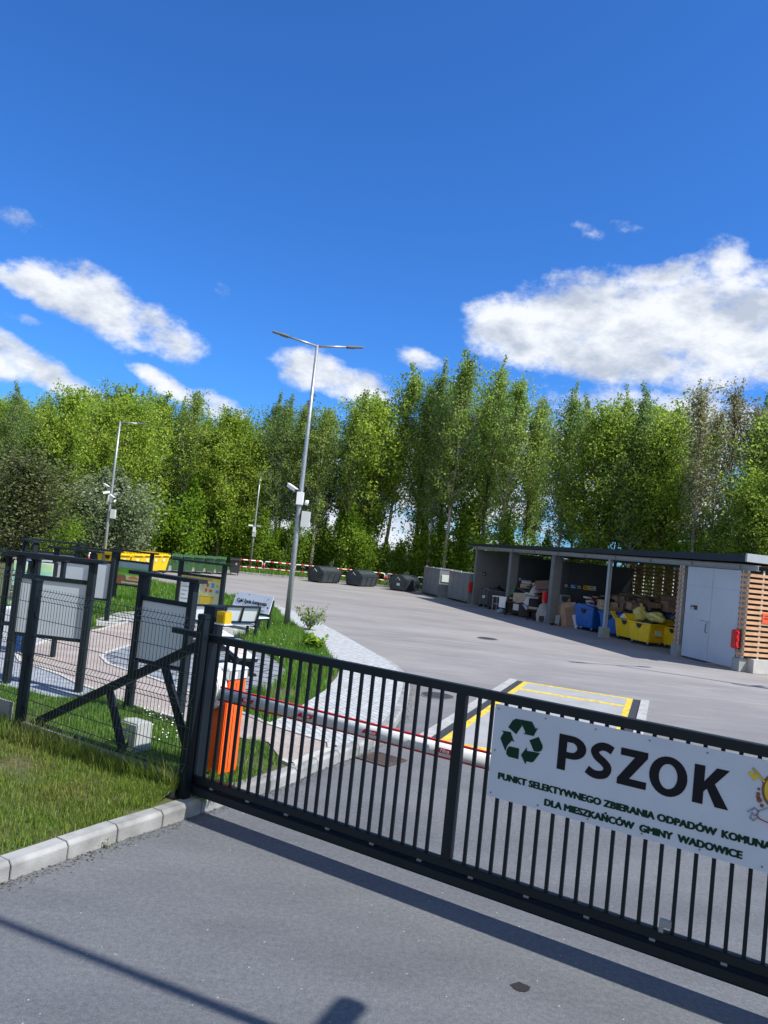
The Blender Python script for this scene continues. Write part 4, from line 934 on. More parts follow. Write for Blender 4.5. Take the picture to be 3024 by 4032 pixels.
# ================================================================== SKIPS AND STEEL CABINETS
SKM = mat('skip_steel', (.045, .057, .068), .5, .15, 3, .1, .1, 20)
SKL = mat('skip_lid', (.026, .036, .04), .4, .15, 3)
def make_skip(label, loc, rz):
    t = thing('waste_skip', label, 'skip', (*loc, 0), rz, 'grey skips at the back of the yard'); L_, w, h = 2.0, 1.35, .74
    pro = [(.12, .08), (w - .12, .08), (w, h - .16), (w, h), (w * .76, h + .26), (w * .62, h + .33), (w * .38, h + .33), (w * .24, h + .26), (0, h), (0, h - .16)]
    MB().profx(pro, 0, L_).build('body', SKM, t, .01)
    for k in range(4):
        x = .03 + k * (L_ - .1) / 4
        for a, b_ in (((w + .01, h + .0), (w * .60, h + .35)), ((-.01, h + .0), (w * .40, h + .35))):
            MB().add([(x, a[0], a[1] + .02), (x + .44, a[0], a[1] + .02), (x + .44, b_[0], b_[1] + .01), (x, b_[0], b_[1] + .01), (x, a[0], a[1]), (x + .44, a[0], a[1]), (x + .44, b_[0], b_[1] - .01), (x, b_[0], b_[1] - .01)], [(0, 1, 2, 3), (4, 7, 6, 5), (0, 4, 5, 1), (1, 5, 6, 2), (2, 6, 7, 3), (3, 7, 4, 0)]).build('lid', SKL, t)
    b = MB()
    for x in (-.03, L_ + .03):
        for y in (.22, w - .22): b.beam((x, y, .06), (x, y - (.08 if y < w / 2 else -.08), h), .05, .06)
        b.beam((x, .1, h * .55), (x, w - .1, h * .55), .04, .05)
    for k in range(4):
        x = .1 + k * (L_ - .2) / 3
        for yy, y2 in ((.1, -.03), (w - .1, w + .03)): b.beam((x, yy, .08), (x, y2, h - .12), .05, .04)
    b.box(-.03, L_ + .03, -.03, .02, h - .06, h).box(-.03, L_ + .03, w - .02, w + .03, h - .06, h); b.build('stiffener', SKM, t)
    b = MB()
    b.tube([(-.05, w / 2 - .16, h - .02), (-.09, w / 2, h + .16), (-.05, w / 2 + .16, h - .02)], .02, 8).tube([(L_ + .05, w / 2 - .16, h - .02), (L_ + .09, w / 2, h + .16), (L_ + .05, w / 2 + .16, h - .02)], .02, 8); b.build('lifting_eye', GALV, t)
    for y in (.25, w - .25): MB().box(.1, L_ - .1, y - .05, y + .05, 0, .09).build('runner', SKM, t)
    return t
# local x runs along the ridge away from the camera; the gable end faces the yard
s1 = make_skip('dark grey skip with black hinged lids, leftmost of the three', (-3.55, 50.7), R(56))
s2 = make_skip('dark grey skip with black hinged lids, middle one before the rails', (-1.0, 51.3), R(58))
s3 = make_skip('dark grey skip with a white label, right one beside the steel cabinet', (2.0, 50.8), R(62)); MB().box(-.065, -.06, .5, .72, .36, .52).build('label_plate', STK, s3)
CABM = mat('cabinet_steel', (.20, .22, .24), .5, .08, 2, .1)
SA = R(-73.06); SDx = Vector((math.cos(SA), math.sin(SA))); SNx = Vector((-math.sin(SA), math.cos(SA)))
def cabinet(label, a, L_, H_, sgnx, ang=SA):
    t = thing('steel_cabinet', label, 'cabinet', (*a, 0), ang, 'steel cabinets left of the shed'); D_ = 1.5
    MB().box(0, L_, 0, D_, .10, H_ - .04).build('body', CABM, t, .01)
    MB().box(-.03, L_ + .03, -.03, D_ + .03, H_ - .04, H_).build('top', mat('cabinet_top', (.24, .26, .27), .5, .08, 3), t, .006)
    for k in range(4): MB().box(.05 + k * L_ / 4, .05 + (k + 1) * L_ / 4 - .1 + .06, -.018, 0, .2, H_ - .12).build('door', CABM, t, .006)
    for x in (.0, L_ - .08): MB().box(x, x + .08, .02, D_ - .02, 0, .1).build('foot', CABM, t)
    b = MB(); b.box(sgnx, sgnx + .26, -.024, -.020, H_ - .38, H_ - .2); o = b.build('red_label', mat('sticker_red', (.6, .05, .04), .5, .1, 8), t)
    for x in (.15, L_ / 2, L_ - .15): MB().tube([(x - .04, .1, H_), (x, .1, H_ + .06), (x + .04, .1, H_)], .012, 6).build('lifting_ring', GALV, t)
    return t
c1_ = cabinet('wide grey steel cabinet next to the right skip', (3.05, 51.2), 2.9, 1.80, .55)
MB().box(2.945, 2.95, .15, .75, 1.0, 1.45).build('notice', STK, c1_)
cabinet('grey steel cabinet between the other cabinet and the shed', (4.45, 48.05), 3.2, 1.76, .6)

# ================================================================== SHED
sh = thing('open_shed', 'long open waste shed of grey columns under a flat dark roof', 'shed', (5.59, 44.82, 0), SA)
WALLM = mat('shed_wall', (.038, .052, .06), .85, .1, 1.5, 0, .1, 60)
STEELB = mat('painted_steel_beam', (.36, .40, .42), .5, .05, 3)
MB().frus((-.54, 21.4, -.35, 4.75), 3.38, (-.54, 21.4, -.35, 4.75), 3.40).build('soffit', mat('soffit_boards', (.16, .12, .09), .7, .15, 3), sh)
MB().add([(-.56, -.37, 3.40), (21.42, -.37, 3.46), (21.42, 4.77, 3.40), (-.56, 4.77, 3.40), (-.56, -.37, 3.52), (21.42, -.37, 3.70), (21.42, 4.77, 3.60), (-.56, 4.77, 3.50)], [(0, 1, 2, 3), (4, 7, 6, 5), (0, 4, 5, 1), (1, 5, 6, 2), (2, 6, 7, 3), (3, 7, 4, 0)]).build('roof', mat('roof_edge', (.010, .017, .027), .5, .1, 3), sh)
MB().box(21.42, 21.5, -.37, 4.77, 3.48, 3.74).build('gutter_edge', STEELB, sh)
b = MB(); b.box(-.1, 21.66, -.06, -.045, 3.23, 3.37).box(-.1, 21.66, -.14, .03, 3.37, 3.38).box(-.1, 21.66, -.14, .03, 3.22, 3.23)
for k in range(10): b.box(.2 + k * 2.3, .215 + k * 2.3, -.13, .02, 3.23, 3.37)
b.build('front_beam', STEELB, sh)
for x in (4.5, 9.0, 13.5, 18.0): MB().box(x - .06, x + .06, .1, 4.45, 3.2, 3.38).build('rafter', mat('rafter_steel', (.06, .07, .075), .5, .1, 3), sh)
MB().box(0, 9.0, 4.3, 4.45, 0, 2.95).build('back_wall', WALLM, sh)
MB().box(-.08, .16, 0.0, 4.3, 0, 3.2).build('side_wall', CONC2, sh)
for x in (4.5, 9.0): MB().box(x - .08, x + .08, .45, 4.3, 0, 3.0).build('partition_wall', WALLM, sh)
for x in (4.42, 8.85): MB().box(x - .14, x + .16, 0, .45, 0, 3.22).build('column', CONC2, sh, .01)
for x in (13.5, 18.1, 21.1):
    zb = 0 if x == 21.1 else 0
    c = MB(); c.box(x - .07, x + .07, -.02, -.008, .42, 3.22).box(x - .07, x + .07, .10, .112, .42, 3.22).box(x - .006, x + .006, -.008, .10, .42, 3.22); c.build('column', STEELB, sh)
    MB().box(x - .16, x + .16, -.14, .2, 0, .42).build('column_base', mat('base_concrete', (.30, .32, .32), .9, .1, 5, 0, .2, 60), sh, .012)
# slats
def slats_y(x, y0, y1, z0, z1, m, nm='slat_screen'):
    b = MB()
    for k in range(int((z1 - z0) / .167)):
        z = z0 + k * .167; b.box(x - .015, x + .015, y0, y1, z, z + .095)
    b.build(nm, m, sh)
slats_y(21.35, -.08, 4.3, .52, 3.2, WOODO); slats_y(17.975, -.065, 4.3, .52, 3.2, WOODO)
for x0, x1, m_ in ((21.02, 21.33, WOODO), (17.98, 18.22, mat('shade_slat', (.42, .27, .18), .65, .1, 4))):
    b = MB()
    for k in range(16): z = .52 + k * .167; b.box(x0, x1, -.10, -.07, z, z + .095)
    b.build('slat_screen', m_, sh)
BAT = mat('batten_white', (.62, .60, .55), .6, .05, 4)
for y in [.5 + i * .72 for i in range(6)]: MB().box(21.30, 21.335, y - .03, y + .03, .42, 3.25).build('batten', BAT, sh)
for x in (21.06, 21.28, 18.02, 18.18): MB().box(x - .02, x + .02, -.07, -.03, .44, 3.22).build('batten', BAT, sh)
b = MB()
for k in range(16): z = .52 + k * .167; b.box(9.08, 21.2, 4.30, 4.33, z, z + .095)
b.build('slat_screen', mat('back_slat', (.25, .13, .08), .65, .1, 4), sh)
for i in range(17): MB().box(9.1 + i * .72, 9.16 + i * .72, 4.33, 4.37, .3, 3.2).build('batten', BAT, sh)
MB().box(21.2, 21.5, .2, 4.45, 0, .44).build('plinth', mat('plinth_concrete', (.50, .49, .46), .9, .12, 3, 0, .2, 40), sh, .01)
MB().box(9.08, 21.2, 4.25, 4.45, 0, .3).build('plinth', mat('base_concrete', (.3, .3, .3)), sh)
DOORM = mat('door_grey_blue', (.47, .52, .56), .5, .04, 1.2)
for x0, x1 in ((18.42, 19.70), (19.715, 20.97)):
    d = MB().box(x0, x1, -.06, -.02, .07, 3.20).build('door', DOORM, sh, .004)
    MB().box(x0 + .01, x1 - .01, -.0615, -.06, 2.55, 2.556).build('panel_seam', mat('seam', (.25, .29, .32)), d)
    if x0 < 19:
        MB().tube([(19.60, -.06, 1.31), (19.60, -.13, 1.29), (19.60, -.13, 1.03), (19.60, -.06, 1.01)], .014, 8).build('handle', mat('handle_dark', (.05, .07, .09), .4), d)
        MB().beam((19.25, -.075, 1.40), (19.75, -.075, 1.37), .02, .02).build('bolt', GALV, d)
        MB().box(18.72, 19.06, -.066, -.061, 1.72, 1.87).build('door_sign', BLACK, d)
        fan('sign_text', [rect(18.75, 18.9, 1.76, 1.79), rect(18.75, 18.9, 1.73, 1.75), rect(18.76, 18.86, 1.83, 1.85)], STK, d, -.067); fan('sign_icon', [circ(18.99, 1.79, .03)], BRD, d, -.067)
MB().box(18.2, 21.0, .0, .05, 3.2, 3.37).build('lintel', BLACK, sh)
MB().box(18.0, 18.06, .12, 4.3, .0, 3.1).build('inner_sheet', WALLM, sh)
# wall signs
def wsign(x, z, w, h, m, label, y=6.28):
    p = Vector((5.59, 44.82)) + SDx * x + SNx * y; t = thing('wall_sign', label, 'sign', (p.x, p.y, z), SA, 'waste type signs on the shed walls')
    MB().box(-w / 2, w / 2, -.01, 0, -h / 2, h / 2).build('plate', m, t)
    fan('text_lines', [rect(-w * .38, w * .1, .01, .05), rect(-w * .38, w * .3, -.06, -.03)], STK if m is not STK and m is not YELP else BLK, t, -.011)
def psign(x, y, z, w, h, m, label):   # on the +x face of a partition
    p = Vector((5.59, 44.82)) + SDx * (x + .0) + SNx * y; t = thing('wall_sign', label, 'sign', (p.x, p.y, z), SA + R(90), 'waste type signs on the shed walls')
    MB().box(-w / 2, w / 2, -.01, 0, -h / 2, h / 2).build('plate', m, t); fan('text_lines', [rect(-w * .38, w * .1, .01, .05), rect(-w * .38, w * .3, -.06, -.03)], STK if m not in (STK, YELP) else BLK, t, -.011)
psign(.165, .55, 1.84, .2, .2, BLACK, 'small black sign on the side wall of the first bay')
psign(4.585, .62, 1.84, .26, .2, mat('sign_navy', (.02, .03, .12)), 'dark blue sign on the partition of the second bay')
for k, (m, c) in enumerate(((BLACK, 'black sign, leftmost of the five over the cardboard'), (BLUEP, 'blue sign, second of the five over the cardboard'), (BLACK, 'black sign, middle of the five over the cardboard'), (YELP, 'yellow sign, fourth of the five over the cardboard'), (STK, 'pale grey sign, rightmost of the five over the cardboard'))):
    psign(9.085, .73 + k * .35, 1.85, .335, .2, m, c)
t = thing('slat_sign', 'orange red sign on the sunlit slatted wall', 'sign', (*(Vector((5.59, 44.82)) + SDx * 21.372 + SNx * .78), 1.75), SA + R(90)); MB().box(-.26, .26, -.012, 0, -.16, .16).build('plate', mat('sign_orange', (.75, .10, .03), .5, .03, 5), t); fan('text', [rect(-.2, .04, -.03, .01), rect(-.16, -.04, .06, .09), rect(.12, .2, -.05, .08)], mat('sign_dark_red', (.25, .02, .01)), t, -.013)
# fire extinguisher boxes
def ext(x, y, z, label, h=.58):
    p = Vector((5.59, 44.82)) + SDx * x + SNx * y; t = thing('extinguisher_box', label, 'fire extinguisher box', (p.x, p.y, z), SA, 'red extinguisher boxes on the shed columns')
    MB().box(-.12, .12, -.16, 0, 0, h).build('box', RED, t, .025); MB().box(-.14, .14, -.02, .01, -.02, h + .01).build('back_plate', BLACK, t)
    MB().box(-.03, .03, -.165, -.16, .12, h - .12).build('window', mat('ext_window', (.2, .08, .06), .2), t)
    for z_ in (.06, h / 2, h - .08): MB().box(.12, .15, -.12, -.06, z_ - .03, z_ + .03).build('latch', RED, t)
ext(21.12, -.15, .72, 'red fire extinguisher box right of the double door'); ext(8.55, -.0, .95, 'red fire extinguisher box on the column beside the furniture heap', .5); ext(-.18, -.02, .72, 'red fire extinguisher box on the left end column of the shed', .55)
# electric box and pipes by the third column
p = Vector((5.59, 44.82)) + SDx * 9.15 + SNx * .62
t = thing('electric_box', 'grey electric box on the wall between the heap and the cardboard', 'electric box', (p.x, p.y, 1.0), SA + R(90)); MB().box(-.25, .25, -.12, 0, 0, .42).build('housing', mat('elec_grey', (.2, .23, .24), .5), t, .01); MB().box(-.2, .2, -.125, -.12, .1, .36).build('cover', mat('elec_cover', (.05, .07, .08), .2), t); MB().tube([(-.1, -.06, 0), (-.1, -.06, -.95)], .03, 8).build('conduit', BLACK, t); MB().tube([(.1, -.06, .42), (.1, -.06, 2.1), (.1, -.4, 2.15)], .02, 8).build('conduit', BLACK, t)

# ------------------------------------------------------------------ shed contents
SO = Vector((5.59, 44.82))
def sp(x, y, z=0): p = SO + SDx * x + SNx * y; return (p.x, p.y, z)
def sg(x, y): return sp(x, y)
NAVY = mat('navy_plastic', (.015, .022, .045), .45, .1, 5); DKG = mat('bay_dark_grey', (.06, .068, .075), .5, .1, 4)
VR = R(-12)      # things face the mouth of the yard
t = thing('pallet_crate', 'dark grey plastic pallet crate inside the first bay', 'crate', sp(.95, .5), R(-30))
b = MB().box(-.42, .42, -.35, .35, .12, .16)
for y in (-.35, .31): b.box(-.42, .42, y, y + .04, .12, 1.0)
for x in (-.42, .38): b.box(x, x + .04, -.35, .35, .12, 1.0)
for k in range(5): b.box(-.41 + k * .19, -.37 + k * .19, -.38, -.35, .12, 1.0)
b.build('body', DKG, t)
for x in (-.35, 0, .35): MB().box(x - .06, x + .06, -.35, .35, 0, .12).build('foot', DKG, t)
MB().box(-.12, .05, -.39, -.38, .5, .65).build('label_plate', STK, t)
t = thing('waste_crate', 'tall black open crate beside the grey pallet crate', 'crate', sp(2.45, .5), R(-25)); MB().box(-.5, .5, -.4, .4, .1, 1.02).build('body', mat('near_black', (.02, .022, .026), .6), t, .02); MB().box(-.53, .53, -.43, .43, .98, 1.04).build('rim', DKG, t, .01)
for x in (-.4, .4): MB().box(x - .06, x + .06, -.4, .4, 0, .1).build('foot', BLACK, t)

def blob(name, label, cat, c, s, m, seed, group=None, knot=True, rough=.22):
    bm = bmesh.new(); bmesh.ops.create_icosphere(bm, subdivisions=4, radius=1)
    for v in bm.verts:
        n = mnoise.noise(v.co * 1.3 + Vector((seed, 0, 0))) * rough * 1.6 + mnoise.noise(v.co * 4 + Vector((0, seed, 0))) * rough * .5 + abs(mnoise.noise(v.co * 9 + Vector((0, 0, seed)))) * rough * .25
        v.co *= 1 + n; v.co.z = max(v.co.z, -.72)
        v.co = Vector((v.co.x * s[0], v.co.y * s[1], (v.co.z + .72) * s[2]))
    me = bpy.data.meshes.new(name); bm.to_mesh(me); bm.free(); me.materials.append(m); me.polygons.foreach_set('use_smooth', [True] * len(me.polygons))
    o = bpy.data.objects.new(name, me); COL.objects.link(o); o.location = c; o.rotation_euler = (0, 0, seed)
    tag(o, label, cat, group)
    if knot:
        k = MB().tube([(0, 0, s[2] * 1.62), (.01, 0, s[2] * 1.78), (.03, .02, s[2] * 1.95)], [.09 * s[0] / .3, .03, .10 * s[0] / .3], 8); k.build('tied_neck', m, o, 0, True)
    return o
YBAG = mat('yellow_bag', (.62, .56, .16), .35, .12, 5, 0, .4, 14); BBAG = mat('blue_bag', (.02, .09, .24), .3, .12, 5, 0, .4, 14); NBAG = mat('dark_blue_bag', (.012, .022, .06), .3, .12, 5, 0, .4, 14); WBAG = mat('white_bag', (.62, .64, .68), .4, .08, 5, 0, .4, 14); KBAG = mat('black_bag', (.012, .012, .014), .3, .1, 5, 0, .4, 14); LBAG = mat('light_blue_bag', (.05, .25, .55), .3, .1, 5, 0, .4, 14)

def slab(name, label, cat, c, size, rot, m, group=None, bev=.004):
    o = MB().cbox((0, 0, 0), size).build(name, m, None, bev); o.location = c; o.rotation_euler = rot; return tag(o, label, cat, group)
def carton(label, c, size, rz, m=CARD, opened=False, tilt=0.0, group=None):
    t = thing('cardboard_box', label, 'cardboard box', c, rz, group); t.rotation_euler = (tilt, 0, rz); a, b_, h = [v / 2 for v in size[:2]] + [size[2]]
    MB().box(-a, a, -b_, b_, 0, h).build('body', m, t, .004)
    MB().box(-a * .12, a * .12, -b_ - .003, -b_, 0, h).build('tape', mat('parcel_tape', (.42, .32, .22), .4), t)
    if opened:
        for s in (-1, 1): MB().beam((s * a, 0, h), (s * (a + .16), 0, h + .1), .01, .01)
        MB().add([(-a, -b_, h), (a, -b_, h), (a + .05, -b_ - .2, h - .1), (-a - .03, -b_ - .18, h - .12)], [(0, 1, 2, 3)]).build('flap', m, t)
        MB().add([(-a, b_, h), (a, b_, h), (a, b_ + .1, h + .2), (-a, b_ + .1, h + .2)], [(0, 1, 2, 3)]).build('flap', m, t)
    return t
blob('rubbish_sack', 'black sack on top of the dark crates in the first bay', 'sack', sp(2.4, .5, 1.0), (.32, .3, .13), KBAG, 1.3); blob('rubbish_sack', 'grey sack lying on the grey pallet crate', 'sack', sp(1.2, .5, .92), (.35, .3, .1), mat('grey_bag', (.15, .16, .17), .4), 2.3)
# furniture heap in the second bay
BRNW = mat('brown_wood', (.13, .075, .05), .6, .2, 6); LTW = mat('light_wood', (.40, .32, .22), .6, .12, 6); WPAN = mat('white_panel', (.52, .53, .56), .5, .06, 3); GPAN = mat('green_panel', (.02, .13, .06), .5, .1, 3); DWN = mat('dark_wood', (.04, .028, .024), .5, .2, 6)
cols = [(DWN, 'dark brown'), (BRNW, 'brown'), (LTW, 'light wood'), (WPAN, 'white'), (BLACK, 'black')]
whr = ['low in the furniture heap', 'halfway up the furniture heap', 'near the top of the furniture heap']
r2 = random.Random(3)
for k in range(70):
    u = r2.random(); x0 = r2.uniform(5.0, 8.5); y = r2.uniform(.1, min(1.1, (x0 - 4.75) / 1.85)); x = x0 - 1.85 * y
    top = .85 + .95 * min(1, max(0, (x0 - 4.9) / 1.6)); z = .12 + (top - .1) * u
    m_k, nmk = cols[k % 5]
    sz = (r2.uniform(.4, .95), r2.uniform(.25, .5), r2.uniform(.02, .12))
    slab('furniture_board', '%s board %s' % (nmk, whr[int(u * 2.99)]), 'board', sp(x, y, z), sz, (r2.uniform(-.5, .5) + (1.2 if k % 7 == 0 else 0), r2.uniform(-.35, .35), VR + r2.uniform(-.7, .7)), m_k, 'broken furniture boards heaped in the second bay')
for k, (x, y, w, d, h, m_k) in enumerate(((5.6, .75, .8, .5, .62, DWN), (6.5, .95, .8, .6, .95, BRNW), (7.1, .75, .6, .5, 1.35, DWN))):
    t = thing('discarded_cupboard', ('dark cupboard buried at the left of the furniture heap', 'brown cupboard buried in the middle of the furniture heap', 'tall dark cupboard at the back of the furniture heap')[k], 'cupboard', sp(x, y), VR + R(8 * k - 6)); MB().box(-w / 2, w / 2, -d / 2, d / 2, 0, h).build('body', m_k, t, .01)
    for q_ in (-1, 1): MB().box(min(0, q_ * w / 2) + .02, max(0, q_ * w / 2) - .02, -d / 2 - .02, -d / 2, .05, h - .05).build('door', m_k, t, .004)
t = thing('radiator', 'long ribbed pale radiator lying on top of the furniture heap', 'radiator', sp(5.6, .6, 1.42), VR); b = MB().box(-.42, .42, -.05, .05, 0, .22)
for i in range(20): b.box(-.40 + i * .041, -.38 + i * .041, -.062, -.05, .02, .20)
b.build('panel', LTW, t)
slab('brown_board', 'brown patterned board at the very top of the furniture heap', 'board', sp(6.4, .8, 1.78), (.62, .35, .16), (.1, .05, VR), BRNW)
slab('green_board', 'tall green board leaning in the furniture heap', 'board', sp(4.95, .1, 1.15), (.32, .05, .62), (R(-20), R(18), VR), GPAN); slab('olive_board', 'dull yellow board at the foot of the green board', 'board', sp(5.25, .0, .82), (.42, .25, .12), (0, .1, VR), mat('olive_board', (.26, .24, .10), .6, .1, 5))
slab('white_board', 'large pale board leaning at a slant above the office chair', 'board', sp(6.95, .15, 1.05), (.5, .03, .95), (R(-18), R(24), VR), WPAN)
t = thing('display_cabinet', 'white cabinet frame with an open glazed side standing before the heap', 'cabinet', sp(4.3, -.2), R(-32))
b = MB()
for x in (-.38, .38):
    for y in (-.28, .28): b.box(x - .02, x + .02, y - .02, y + .02, 0, .82)
b.build('frame', mat('cabinet_wood', (.30, .28, .24), .6), t); MB().box(-.42, .42, -.32, .32, .80, .84).build('top', WHITE, t); MB().box(.38, .40, -.3, .3, .28, .80).build('side_sheet', WHITE, t); MB().box(-.37, .37, -.26, .26, .02, .06).build('shelf', LTW, t); MB().box(-.37, .37, -.26, .26, .40, .43).build('shelf', LTW, t); MB().box(.0, .38, -.33, -.31, .28, .82).build('front_sheet', WHITE, t)
blob('plastic_bag', 'clear blue bag at the foot of the white cabinet', 'bag', sp(5.0, -.55), (.2, .2, .13), mat('pale_blue_bag', (.25, .35, .42), .3), 4.1)
t = thing('desk', 'black desk with a white paper notice in front of the heap', 'desk', sp(5.95, -.1), R(-15)); MB().box(-.6, .6, -.3, .3, .66, .70).build('desk_top', DWN, t); MB().box(-.6, -.56, -.28, .28, 0, .66).build('side', BLACK, t); MB().box(.56, .6, -.28, .28, 0, .66).build('side', BLACK, t); MB().box(-.56, .56, .2, .23, .1, .66).build('back', BLACK, t); MB().box(.1, .56, -.29, -.27, .05, .66).build('drawer_front', BLACK, t); MB().box(-.2, .08, -.305, -.295, .3, .62).build('notice', WPAN, t)
t = thing('office_chair', 'dark office swivel chair in front of the heap', 'chair', sp(7.65, -.15), R(-10)); FAB = mat('chair_fabric', (.012, .017, .03), .85)
MB().box(-.24, .24, -.24, .24, .42, .50).build('seat', FAB, t, .03); MB().profx([(.2, .58), (.26, .58), (.33, 1.02), (.27, 1.04)], -.22, .22).build('backrest', FAB, t, .03); MB().tube([(0, 0, .08), (0, 0, .42)], .03, 8).build('column', BLACK, t)
b = MB()
for k in range(5): a = k * 1.2566; b.beam((0, 0, .1), (.3 * math.cos(a), .3 * math.sin(a), .06), .04, .03); b.tube([(.3 * math.cos(a), .3 * math.sin(a) - .02, .03), (.3 * math.cos(a), .3 * math.sin(a) + .02, .03)], .03, 8)
b.build('base', BLACK, t); MB().beam((-.25, -.1, .66), (-.25, .2, .66), .05, .03).beam((.25, -.1, .66), (.25, .2, .66), .05, .03).beam((-.25, .1, .46), (-.25, .1, .66), .03).beam((.25, .1, .46), (.25, .1, .66), .03).build('armrest', BLACK, t)
bd = MB().profy([(-.25, 0), (.22, 0), (.3, .5), (.26, .95), (.05, 1.05), (-.2, .8), (-.32, .35)], -.02, .02).build('rounded_board', mat('pale_grey_board', (.32, .33, .34), .6), None, .006); bd.location = sp(8.35, .0, .0); bd.rotation_euler = (R(-12), 0, R(-20)); tag(bd, 'pale rounded board leaning on the column under the extinguisher', 'panel')
t = thing('shovel', 'black shovel leaning against the pale rounded board', 'shovel', sp(8.75, -.25), R(-20)); MB().tube([(0, 0, .3), (-.02, .12, 1.05)], .014, 8).build('handle', LTW, t); MB().profy([(-.12, .32), (.12, .32), (.13, .1), (0, 0), (-.13, .1)], -.012, .012).build('blade', BLACK, t)
blob('rubbish_bag', 'blue bag lying in the middle of the furniture heap', 'bag', sp(5.5, .45, .98), (.22, .2, .12), LBAG, 5.2, knot=False)
for k in range(4):
    a = (.5 * k); o = MB().beam((0, 0, 0), (.45, .1, .3 + .1 * k), .025, .025).build('white_rod', WPAN, None); o.location = sp(5.4 + .5 * k, .2, .75 + .08 * k); o.rotation_euler.z = VR + a; tag(o, 'thin white rod sticking out of the furniture heap', 'rod', 'white rods in the furniture heap')
# third bay
for k, (x, h, w, ly_, m_, lb) in enumerate(((9.45, 1.30, .55, .30, CARD2, 'tall brown cardboard sheet leaning nearest the electric box'), (9.8, 1.15, .7, .45, CARD, 'broad brown cardboard sheet leaning in the third bay'), (10.1, 1.0, .6, .6, CARD2, 'low brown cardboard sheet leaning in the third bay'), (10.35, .7, .35, .3, WPAN, 'white board leaning behind the first blue bin'))):
    o = MB().box(-w / 2, w / 2, -.008, .008, 0, h).build('cardboard_sheet', m_, None); o.location = sp(x, .5 + k * .1); o.rotation_euler = (R(-14 - 2 * k), R(-4 - 6 * k), R(-25)); tag(o, lb, 'cardboard', 'cardboard sheets leaning in the third bay')
t = thing('broom', 'broom with a pale handle leaning by the electric box', 'broom', sp(9.35, .35), SA); MB().tube([(0, 0, .1), (-.08, .12, 1.15)], .013, 8).build('handle', LTW, t); MB().box(-.15, .15, -.04, .04, 0, .1).build('brush', BLACK, t)
t = thing('broom', 'broom lying on the ground before the third bay', 'broom', sp(9.7, -.1, .03), SA + R(-8)); MB().tube([(0, 0, 0), (1.5, .1, 0)], .014, 8).build('handle', mat('orange_wood', (.4, .2, .1)), t); MB().box(-.2, .0, -.15, .15, -.02, .06).build('brush', BLACK, t)
slab('picture_frame', 'grey framed board standing on the ground beside the brooms', 'frame', sp(9.6, .1, .25), (.2, .04, .45), (R(-10), 0, R(-20)), mat('frame_grey', (.22, .24, .26)))
b1 = make_bin('wheeled_bin', 'blue wheeled bin left of the steel column, lid heaped with books', BLUEP, BLUEP, sc=1.02); b1.location = sp(11.0, 1.05); b1.rotation_euler.z = R(24); 
b2 = make_bin('wheeled_bin', 'blue wheeled bin between the steel column and the yellow bins', BLUEP, mat('navy_lid', (.015, .05, .2), .4), sc=.97); b2.location = sp(12.85, 1.1); b2.rotation_euler.z = R(26)
y1 = make_bin('wheeled_bin', 'open yellow wheeled bin next to the second blue bin', YELP, YELP, openlid=True, sc=.86); y1.location = sp(13.98, 1.02); y1.rotation_euler.z = R(28)
y2 = make_bin('wheeled_bin', 'foremost open yellow wheeled bin with a white label in the shed', YELP, YELP, openlid=True, sc=.88); y2.location = sp(15.2, .85); y2.rotation_euler.z = R(28)
MB().box(-.2, .2, -.66, -.64, .48, .72).build('label_plate', STK, y2)
y3 = make_bin('wheeled_bin', 'yellow wheeled bin behind the foremost one near the door', YELP, YELP, openlid=True, sc=.82); y3.location = sp(16.0, 1.75); y3.rotation_euler.z = R(28)
t = make_bin('wheeled_bin', 'dark blue wheeled bin hidden deepest beside the slatted partition', NAVY, NAVY, sc=.98); t.location = sp(16.2, 3.1); t.rotation_euler.z = R(28)
# rubbish on the bins
blob('rubbish_bag', 'tall yellow bag on the open yellow bins, the left one of two', 'bag', sp(14.55, .95, .92), (.27, .25, .32), YBAG, .4); blob('rubbish_bag', 'broad yellow bag on the foremost yellow bin', 'bag', sp(15.3, 1.15, .92), (.40, .32, .26), YBAG, 1.9, knot=False)
blob('rubbish_bag', 'white crumpled bag in the left open yellow bin', 'bag', sp(14.1, .7, .88), (.33, .25, .12), WBAG, 3.3, knot=False); blob('rubbish_bag', 'black bag inside the foremost yellow bin', 'bag', sp(15.4, .7, .82), (.3, .3, .1), KBAG, 2.9, knot=False)
slab('white_sheet', 'white plastic sheet on the left open yellow bin', 'sheet', sp(14.1, 1.3, 1.22), (.8, .3, .04), (.2, .1, SA), WPAN)
for k, (x, y, z, s_, m_, lb) in enumerate(((15.3, 2.7, .9, (.55, .5, .5), NBAG, 'dark navy bag above the hindmost yellow bin'), (15.3, 3.3, 1.3, (.5, .45, .32), BBAG, 'round blue bag near the top of the heap by the slats'), (16.1, 1.9, 1.05, (.22, .3, .35), LBAG, 'bright blue bag beside the slatted post'), (12.8, 2.3, 1.15, (.8, .5, .26), BBAG, 'long blue bag behind the yellow bags'), (11.5, 2.2, 1.15, (.5, .4, .22), BBAG, 'blue bag behind the open yellow bins on the left'), (16.3, 2.4, .4, (.4, .4, .35), NBAG, 'low navy bag beside the hindmost yellow bin'), (13.5, 2.7, .5, (.9, .8, .5), NBAG, 'big navy bag deep behind the yellow bins'))): blob('rubbish_bag', lb, 'bag', sp(x, y, z), s_, m_, 7 + k * 1.1, knot=k < 3)
